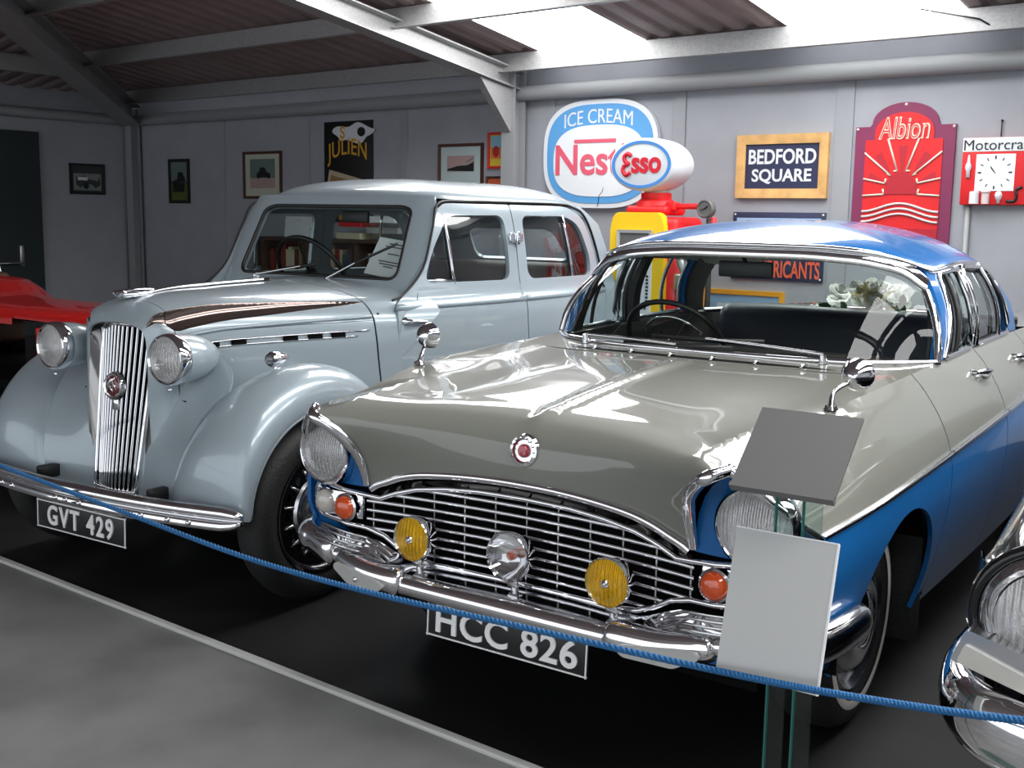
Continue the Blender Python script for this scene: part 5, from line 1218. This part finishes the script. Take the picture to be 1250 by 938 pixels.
def book(x, z, w, h, d, m_, lab, grp):
    b = thing('book', lab, 'book', BW(-6.25 + x, 5.20, z), BR, grp)
    mk('cover', join(box((-w / 2 + .002, 0, h / 2), (.004, d, h)), box((w / 2 - .002, 0, h / 2), (.004, d, h)), rbox((0, -d / 2, h / 2), (w, .006, h), .002)), m_, b, smooth=False)
    mk('pages', box((0, .004, h / 2), (w - .008, d - .012, h - .010)), 'mount', b, smooth=False)
for bay, (xa, xb) in enumerate(((-.98, -.37), (-.31, .31))):
    x = xa + .02; k = 0
    while x < xb - .05:
        w = rnd.uniform(.030, .055); h = rnd.uniform(.22, .31); m_ = rnd.choice(bk_m)
        book(x + w / 2, .8435, w, h, rnd.uniform(.18, .23), m_, 'one of the upright books on the top shelf of the bookcase behind the silver car', 'books on the bookcase shelf'); x += w + .004
for k in range(9):
    h = .030 + .006 * (k % 3); 
z = .8435
for k in range(7):
    h = rnd.uniform(.028, .045); w = rnd.uniform(.30, .40)
    b = thing('book', 'one of the books lying flat in the right hand bay of the bookcase', 'book', BW(-6.25 + .66 + rnd.uniform(-.03, .03), 5.18, z), BR + rnd.uniform(-.08, .08), 'books lying in the bookcase')
    mk('cover', join(box((0, 0, .002), (w, .24, .004)), box((0, 0, h - .002), (w, .24, .004)), box((0, .118, h / 2), (w, .004, h))), rnd.choice(['book_cream', 'book_grey', 'kraft', 'book_red']), b, smooth=False)
    mk('pages', box((0, 0, h / 2), (w - .012, .225, h - .008)), 'mount', b, smooth=False); z += h + .0015
# things on top of the bookcase
nt_ = mk('notice_card', join(tf(box((0, 0, .10), (.40, .003, .205)), Matrix.Rotation(-.12, 4, 'X')), tf(box((0, .0, .09), (.10, .003, .18)), Matrix.Translation((0, .045, 0)) @ Matrix.Rotation(.18, 4, 'X'))), 'paper', None, False, BW(-6.80, 5.12, 1.2235), BR)
tag(nt_, 'blank white card standing on the left of the bookcase top', 'card')
z = 1.2235
zz = {}
for k, (x, w, m_, h, lab) in enumerate(((-6.02, .34, 'book_cream', .05, 'cream box at the bottom left of the pile on the bookcase top'), (-5.58, .40, 'book_grey', .045, 'grey flat box on the right of the bookcase top'), (-6.0, .30, 'sign_red', .035, 'red edged box upon the cream box on the bookcase top'), (-5.6, .34, 'paper', .05, 'white flat box upon the grey box on the bookcase top'))):
    zb = zz.get(round(x), 1.2235)
    o = mk('flat_box', join(rbox((0, 0, h / 2), (w, .24, h), .004), box((0, 0, h + .002), (w + .006, .246, .012))), m_, None, False, BW(x, 5.18, zb), BR + rnd.uniform(-.05, .05)); tag(o, lab, 'box'); zz[round(x)] = zb + h + .009
# ---- rope barrier
P = [(-2.425, -.447, .78), (-2.05, -.469, .690), (-1.652, -.491, .651), (-1.364, -.507, .636), (-.981, -.528, .617), (-.445, -.558, .592), (-.007, -.582, .598), (.442, -.606, .622), (.889, -.631, .648), (1.146, -.645, .671), (1.401, -.659, .707), (1.72, -.677, .77), (1.925, -.69, .84)]
C_ = catmull(P, 900)
st_ = []
for k in range(3):
    Q = []
    for i, p in enumerate(C_):
        a = i * 1.05 + k * 2.094; Q.append((p[0] + .0010 * math.cos(a), p[1] + .0037 * math.cos(a), p[2] + .0037 * math.sin(a)))
    st_.append(tube(Q, .0037, 5))
rp = thing('barrier_rope', 'blue twisted rope stretched low in front of both cars', 'rope', (0, 0, 0))
for g in st_: mk('rope_strand', g, 'rope', rp)
for i, (x, y, zt, lab) in enumerate(((-2.45, -.447, .80, 'dark post holding the left end of the blue rope'), (1.95, -.69, .86, 'dark post holding the right end of the blue rope'))):
    o = thing('barrier_post', lab, 'post', (x, y, 0))
    mk('base', lathe([(0, 0), (.15, 0), (.15, .012), (.05, .03), (.0, .03)], (0, 0, 0), (0, 0, 1), 32), 'black_paint', o, angle=40)
    mk('pole', lathe([(.02, .02), (.02, zt), (.028, zt + .005), (.028, zt + .02), (0, zt + .035)], (0, 0, 0), (0, 0, 1), 20), 'black_paint', o, angle=50)
# ---- information stand
t = thing('information_stand', 'perspex stand with two blank grey information panels in front of the two-tone saloon', 'stand', (.968, -.50, 0))
mk('base_plate', rbox((0, .02, .008), (.28, .24, .014), .004), 'perspex', t, angle=40)
for x in (-.022, .030):
    up_ = mk('upright', box((x + .0, .0, .50), (.034, .006, .97)), 'perspex', t, smooth=False)
    mk('upright_edge', box((x - .018, .0, .50), (.004, .006, .97)), 'perspex_edge', up_, smooth=False)
def tilted(c, w, dvec, th):
    u = Vector((1, 0, 0)); v = Vector(dvec); n = u.cross(v).normalized(); 
    return [tuple(Vector(c) + u * (a * w / 2) + v * (b * .5) + n * (k * th / 2)) for a, b, k in ((-1, -1, -1), (1, -1, -1), (1, 1, -1), (-1, 1, -1), (-1, -1, 1), (1, -1, 1), (1, 1, 1), (-1, 1, 1))], [(0, 3, 2, 1), (4, 5, 6, 7), (0, 1, 5, 4), (1, 2, 6, 5), (2, 3, 7, 6), (3, 0, 4, 7)]
O = np.array([.968, -.50, 0])
a_ = np.array([.975, -.535, 1.0505]) - O; d_ = np.array([0, .13, .119])
up = mk('upper_panel', tilted(a_, .190, d_, .006), 'card_grey', t, smooth=False)
mk('panel_lip', tilted(a_ - d_ * .5 + np.array([0, -.004, -.004]), .190, d_ * .045, .016), 'card_grey', up, smooth=False)
a_ = np.array([.962, -.565, .7635]) - O; d_ = np.array([0, .07, .258])
lo = mk('lower_panel', tilted(a_, .192, d_, .005), 'card_light', t, smooth=False)
mk('panel_edge', join(tilted(a_ + np.array([.096, 0, 0]), .003, d_, .008), tilted(a_ + d_ * .5, .192, d_ * .008, .008)), 'paper', lo, smooth=False)
# ---- notice and flowers in the cars
jm = Matrix.Translation((-2.02, .17, 0)) @ Matrix.Rotation(math.radians(1.6), 4, 'Z')
def jw(p): return tuple(jm @ Vector(p))
pn = thing('paper_notice', 'white printed notice leaning inside the silver car windscreen', 'notice', jw((.31, 1.275, 1.175)), math.radians(1.6))
pt = Matrix.Rotation(-.50, 4, 'X') @ Matrix.Rotation(.12, 4, 'Y')
mk('sheet', tf(box((0, 0, .095), (.25, .0015, .19)), pt), 'paper', pn, smooth=False)
ln = []
for z, w in ((.165, .10), (.150, .13), (.115, .07), (.075, .14), (.062, .12), (.050, .06)): ln.append(box((0, -.0015, z), (w, .001, .006)))
mk('printed_lines', tf(join(*ln), pt), 'ink', pn, smooth=False)
fb = thing('flower_bouquet', 'bouquet of white and cream flowers on the two-tone saloon parcel shelf', 'flowers', (.02, 2.83, 1.032))
M['petal'] = mat('white_petals', (.90, .90, .86, 1), .6); M['petal_cream'] = mat('cream_petals', (.76, .68, .42, 1), .6); M['leaf'] = mat('green_leaf', (.05, .13, .03, 1), .5)
def bloom(c, r, m_):
    g = []
    for ring, (n, rr_, tl_) in enumerate(((6, 1.0, .35), (5, .72, .8), (4, .42, 1.2))):
        for k in range(n):
            a = 2 * math.pi * k / n + ring * .5; d = Vector((math.cos(a), math.sin(a), 0)); q = Vector((-d.y, d.x, 0))
            ctr = Vector(c); pts = []
            for u in (0, .35, .7, 1.0):
                base = ctr + d * (r * rr_ * u * math.cos(tl_ * u)) + Vector((0, 0, r * (.75 * math.sin(tl_ * u) + .12 * ring)))
                wd_ = r * rr_ * (.18, .5, .55, .22)[int(u * 3 + .01)]
                pts.append([tuple(base - q * wd_), tuple(base + Vector((0, 0, -.12 * r))), tuple(base + q * wd_)])
            gg = loft(pts); g.append(gg)
    return join(*g)
for k in range(26):
    x = rnd.uniform(-.13, .20); z = rnd.uniform(.03, .12) * (1 - abs(x - .06) * 1.6) + .02; y = rnd.uniform(-.11, .06)
    mk('flower', tf(bloom((0, 0, 0), rnd.uniform(.040, .058), None), Matrix.Translation((x, y, z)) @ Matrix.Rotation(rnd.uniform(.3, 1.2), 4, 'X') @ Matrix.Rotation(rnd.uniform(-.7, .7), 4, 'Y')), 'petal_cream' if k % 6 == 1 else 'petal', fb)
for k in range(8):
    mk('bud', lathe([(0, -.012), (.008, -.008), (.012, 0), (.007, .010), (0, .014)], (-.24 + .02 * k, rnd.uniform(-.05, .0), rnd.uniform(.012, .03)), (0, -.4, 1), 10), 'petal', fb)
for k in range(8):
    x = rnd.uniform(-.16, .22); c = Vector((x, rnd.uniform(-.13, -.05), rnd.uniform(.015, .06))); a = rnd.uniform(0, 6.28); d = Vector((math.cos(a), -.3, math.sin(a) * .6)).normalized(); q = d.cross(Vector((0, 1, .3))).normalized()
    mk('leaf', loft([[tuple(c + d * (.06 * u) - q * w), tuple(c + d * (.06 * u) + Vector((0, -.004, 0))), tuple(c + d * (.06 * u) + q * w)] for u, w in ((0, .004), (.3, .018), (.65, .016), (1, .001))]), 'leaf', fb)
# ============================================================ RED OPEN CAR at the far left
RC = thing('open_sports_car', 'old open car with red bonnet top and black wings at the far left', 'car', (-4.78, 1.86, 0), math.radians(-88))
def rsec(y, w, zt, zb, p=3.0, n=26): return [(w * math.copysign(abs(math.cos(t)) ** (2 / p), math.cos(t)), y, zb + (zt - zb) * abs(math.sin(t)) ** (2 / p)) for t in np.linspace(math.pi, 0, n)]
mk('bonnet', loft([rsec(y, w, zt, zt - .075, 2.6) for y, w, zt in ((-.02, .37, .868), (.3, .36, .862), (.8, .33, .858), (1.2, .30, .855), (1.30, .28, .845))]), 'red', RC)
mk('scuttle', loft([rsec(y, w, zt, zt - .11, 3.2) for y, w, zt in ((-1.3, .58, .985), (-1.16, .57, .985), (-1.0, .53, .950), (-.84, .48, .912), (-.70, .44, .884), (-.56, .40, .868), (-.02, .38, .864))]), 'red', RC)
mk('bonnet_side', join(box((0, .64, .60), (.58, 1.34, .40)), *[box((.292, y, .66), (.012, .02, .16)) for y in LSP(.1, 1.2, 14)]), 'black_paint', RC, smooth=False)
mk('radiator', join(rbox((0, 1.34, .62), (.56, .06, .46), .03, 3), rbox((0, 1.36, .84), (.3, .05, .06), .02)), 'dull_chrome', RC, angle=50)
mk('body_tub', loft([[(sx * w, y, z) for sx, z in ((-1, zt), (-1.02, .6), (-.95, .35), (.95, .35), (1.02, .6), (1, zt))] for y, w, zt in ((-1.12, .62, .86), (-1.3, .66, .84), (-1.6, .64, .86), (-2.0, .50, .80), (-2.2, .30, .65))]), 'black', RC)
mk('chassis', join(box((0, -.3, .36), (.9, 3.3, .12)), box((0, .3, .30), (1.5, .9, .04))), 'void', RC, smooth=False)
mk('seat', join(rbox((0, -1.1, .62), (1.0, .5, .16), .05, 3), rbox((0, -1.4, .80), (1.0, .16, .40), .05, 3)), 'leather', RC, angle=60)
mk('windscreen_frame', tube([(-.52, -1.42, .84), (-.50, -1.50, 1.06), (.50, -1.50, 1.06), (.52, -1.42, .84)], .012, 8), 'chrome', RC, angle=60)
mk('side_mirror', join(lathe([(0, -.05), (.05, -.03), (.065, 0), (.06, .02), (0, .02)], (.52, -.42, 1.0), (.4, 1, 0), 20), tube([(.52, -.42, .95), (.50, -.40, .84)], .010, 8)), 'black_paint', RC, angle=50)
for s in (1, -1):
    mk('side_flash', sgn(rbox((.345, .22, .64), (.05, .06, .22), .012), s), 'red', RC, angle=40)
    gw = wing_geo(1.15, .34, .37, math.radians(-5), math.radians(190), 36, .78, Sp((-20, .50), (90, .48), (200, .46)), Sp((-20, .40), (90, .44), (200, .42)), WVf)
    gw = ([(x, 2.30 - y, z) for x, y, z in gw[0]], [tuple(reversed(q)) for q in gw[1]])
    mk('front_wing', sgn(gw, -s), 'black_paint', RC); mk('rear_wing', sgn(mv(gw, (0, -2.5, 0)), -s), 'black_paint', RC)
    mk('running_board', sgn(rbox((.62, -.05, .34), (.26, 1.6, .04), .012), s), 'black_paint', RC, angle=40)
    for y in (1.15, -1.35):
        wh_ = mk('wheel', lathe([(.25, -.05), (.31, -.055), (.34, 0), (.31, .055), (.25, .05)], (s * .66, y, .34), (s, 0, 0), 40), 'rubber', RC, angle=60)
        mk('wheel_disc', lathe([(.255, .04), (.23, .02), (.08, .035), (.06, .06), (0, .065)], (s * .66, y, .34), (s, 0, 0), 32), 'dull_chrome', wh_, angle=50)
# ============================================================ BLACK CAR at the right edge
BC = thing('black_saloon_car', 'glossy black car at the right edge with a round headlamp and chrome bumper', 'car', (2.125, 0, 0))
yn = -.30
def bsec(y, wd, zt, zr_, zb): # half section, outer sill to bonnet centre
    return catmull([(-wd + .03, y, zb), (-wd, y, zb + .2), (-wd - .01, y, (zb + zr_) / 2 + .1), (-wd + .015, y, zr_ - .07), (-wd + .085, y, zr_), (-wd + .20, y, zr_ - .035), (-wd + .34, y, zt - .03), (-.2, y, zt), (0, y, zt + .005)], 40)
st2 = [bsec(y, w, zt, zr_, zb) for y, w, zt, zr_, zb in ((-.385, .85, .82, .915, .66), (-.34, .862, .85, .935, .55), (-.25, .868, .88, .955, .42), (-.05, .875, .91, .985, .36), (.3, .88, .94, 1.0, .33), (.7, .885, .96, 1.01, .30), (1.15, .885, .98, 1.015, .28))]
gL = loft(st2)
mk('front_wing', gL, 'black_paint', BC); mk('front_wing', mirx(gL), 'black_paint', BC)
gS = loft([bsec(y, w, zt, zr_, zb) for y, w, zt, zr_, zb in ((1.15, .885, .98, 1.015, .28), (2.5, .88, .98, 1.02, .28), (3.4, .84, .95, 1.0, .30), (3.9, .74, .85, .90, .40))])
mk('body_side', gS, 'black_paint', BC); mk('body_side', mirx(gS), 'black_paint', BC)
rfB = [(0, 1.5, 1.36), (.4, 1.52, 1.355), (.56, 1.6, 1.34), (.60, 1.9, 1.33), (.59, 2.4, 1.32), (.5, 2.75, 1.31), (0, 2.85, 1.32)]
rB = catmull(rfB, 40); rB = rB + [(-x, y, z) for x, y, z in rB[-2:0:-1]]
mk('roof', dome(rB, 1.44, 1.9, 2.3, 2.2, 1.3), 'black_paint', BC)
mk('window_glass', loft([[tuple(p) for p in rB], [(x * 1.22, 2.1 + (y - 2.1) * 1.35, 1.0) for x, y, z in rB]], True), 'glass_dark', BC)
mk('nose_panel', loft([[(x, -.37 + .03 * (1 - (x / .8) ** 2) * -1, z) for z in LSP(.45, .86, 6)] for x in LSP(-.78, .78, 20)]), 'black_paint', BC)
for s in (1, -1):
    c = Vector((s * .735, -.40, .782))
    hl = mk('headlamp', lathe([(.118, -.03), (.122, -.005), (.116, .015), (.104, .024), (.094, .016), (.088, .004)], c, (0, -1, 0), 44), 'chrome', BC, angle=50)
    mk('lamp_tunnel', lathe([(.120, -.02), (.135, -.03), (.14, .0), (.128, .012), (.120, .006)], c, (0, -1, 0), 44), 'black_paint', hl)
    mk('reflector', lathe([(.09, .006), (.07, -.03), (.04, -.05), (.01, -.06), (.008, -.03), (0, -.03)], c, (0, -1, 0), 36), 'chrome', hl)
    mk('lens', lathe([(.09, .014), (.06, .026), (.03, .032), (.0005, .034)], c, (0, -1, 0), 36), 'lens', hl)
    sl_ = mk('sidelamp_block', prism(rpoly([(s * .885, .700), (s * .66, .640), (s * .62, .655), (s * .68, .712), (s * .86, .760)], .010), -.455, -.37), 'dull_chrome', BC, angle=40)
    mk('sidelamp_lens', prism(rpoly([(s * .872, .700), (s * .73, .662), (s * .73, .690), (s * .86, .735)], .008), -.462, -.45), 'white_lens', sl_, angle=40)
    mk('wheel', lathe([(.0, .03), (.19, .04), (.22, .07), (.30, .08), (.32, .05), (.325, 0), (.30, -.08), (.2, -.08)], (s * .66, .42, .325), (s, 0, 0), 44), 'rubber', BC, angle=50)
bcP = [(.91, -.10, .60), (.90, -.30, .605), (.85, -.43, .605), (.72, -.50, .60), (.45, -.54, .59), (0, -.56, .585)]
bcP = catmull(bcP, 26); bcP = bcP + [(-x, y, z) for x, y, z in bcP[-2::-1]]
bbm = mk('bumper', tube(bcP, .034, 14, flat=1.9), 'chrome', BC, angle=60)
mk('bumper_bolt', lathe([(.014, 0), (.013, .008), (.008, .013), (0, .014)], (-.66, -.545, .585), (-.2, -1, 0), 16), 'dull_chrome', bbm, angle=40)
mk('bumper_edge', tube([(x, y - .004, z - .062) for x, y, z in bcP], .008, 8), 'chrome', bbm)
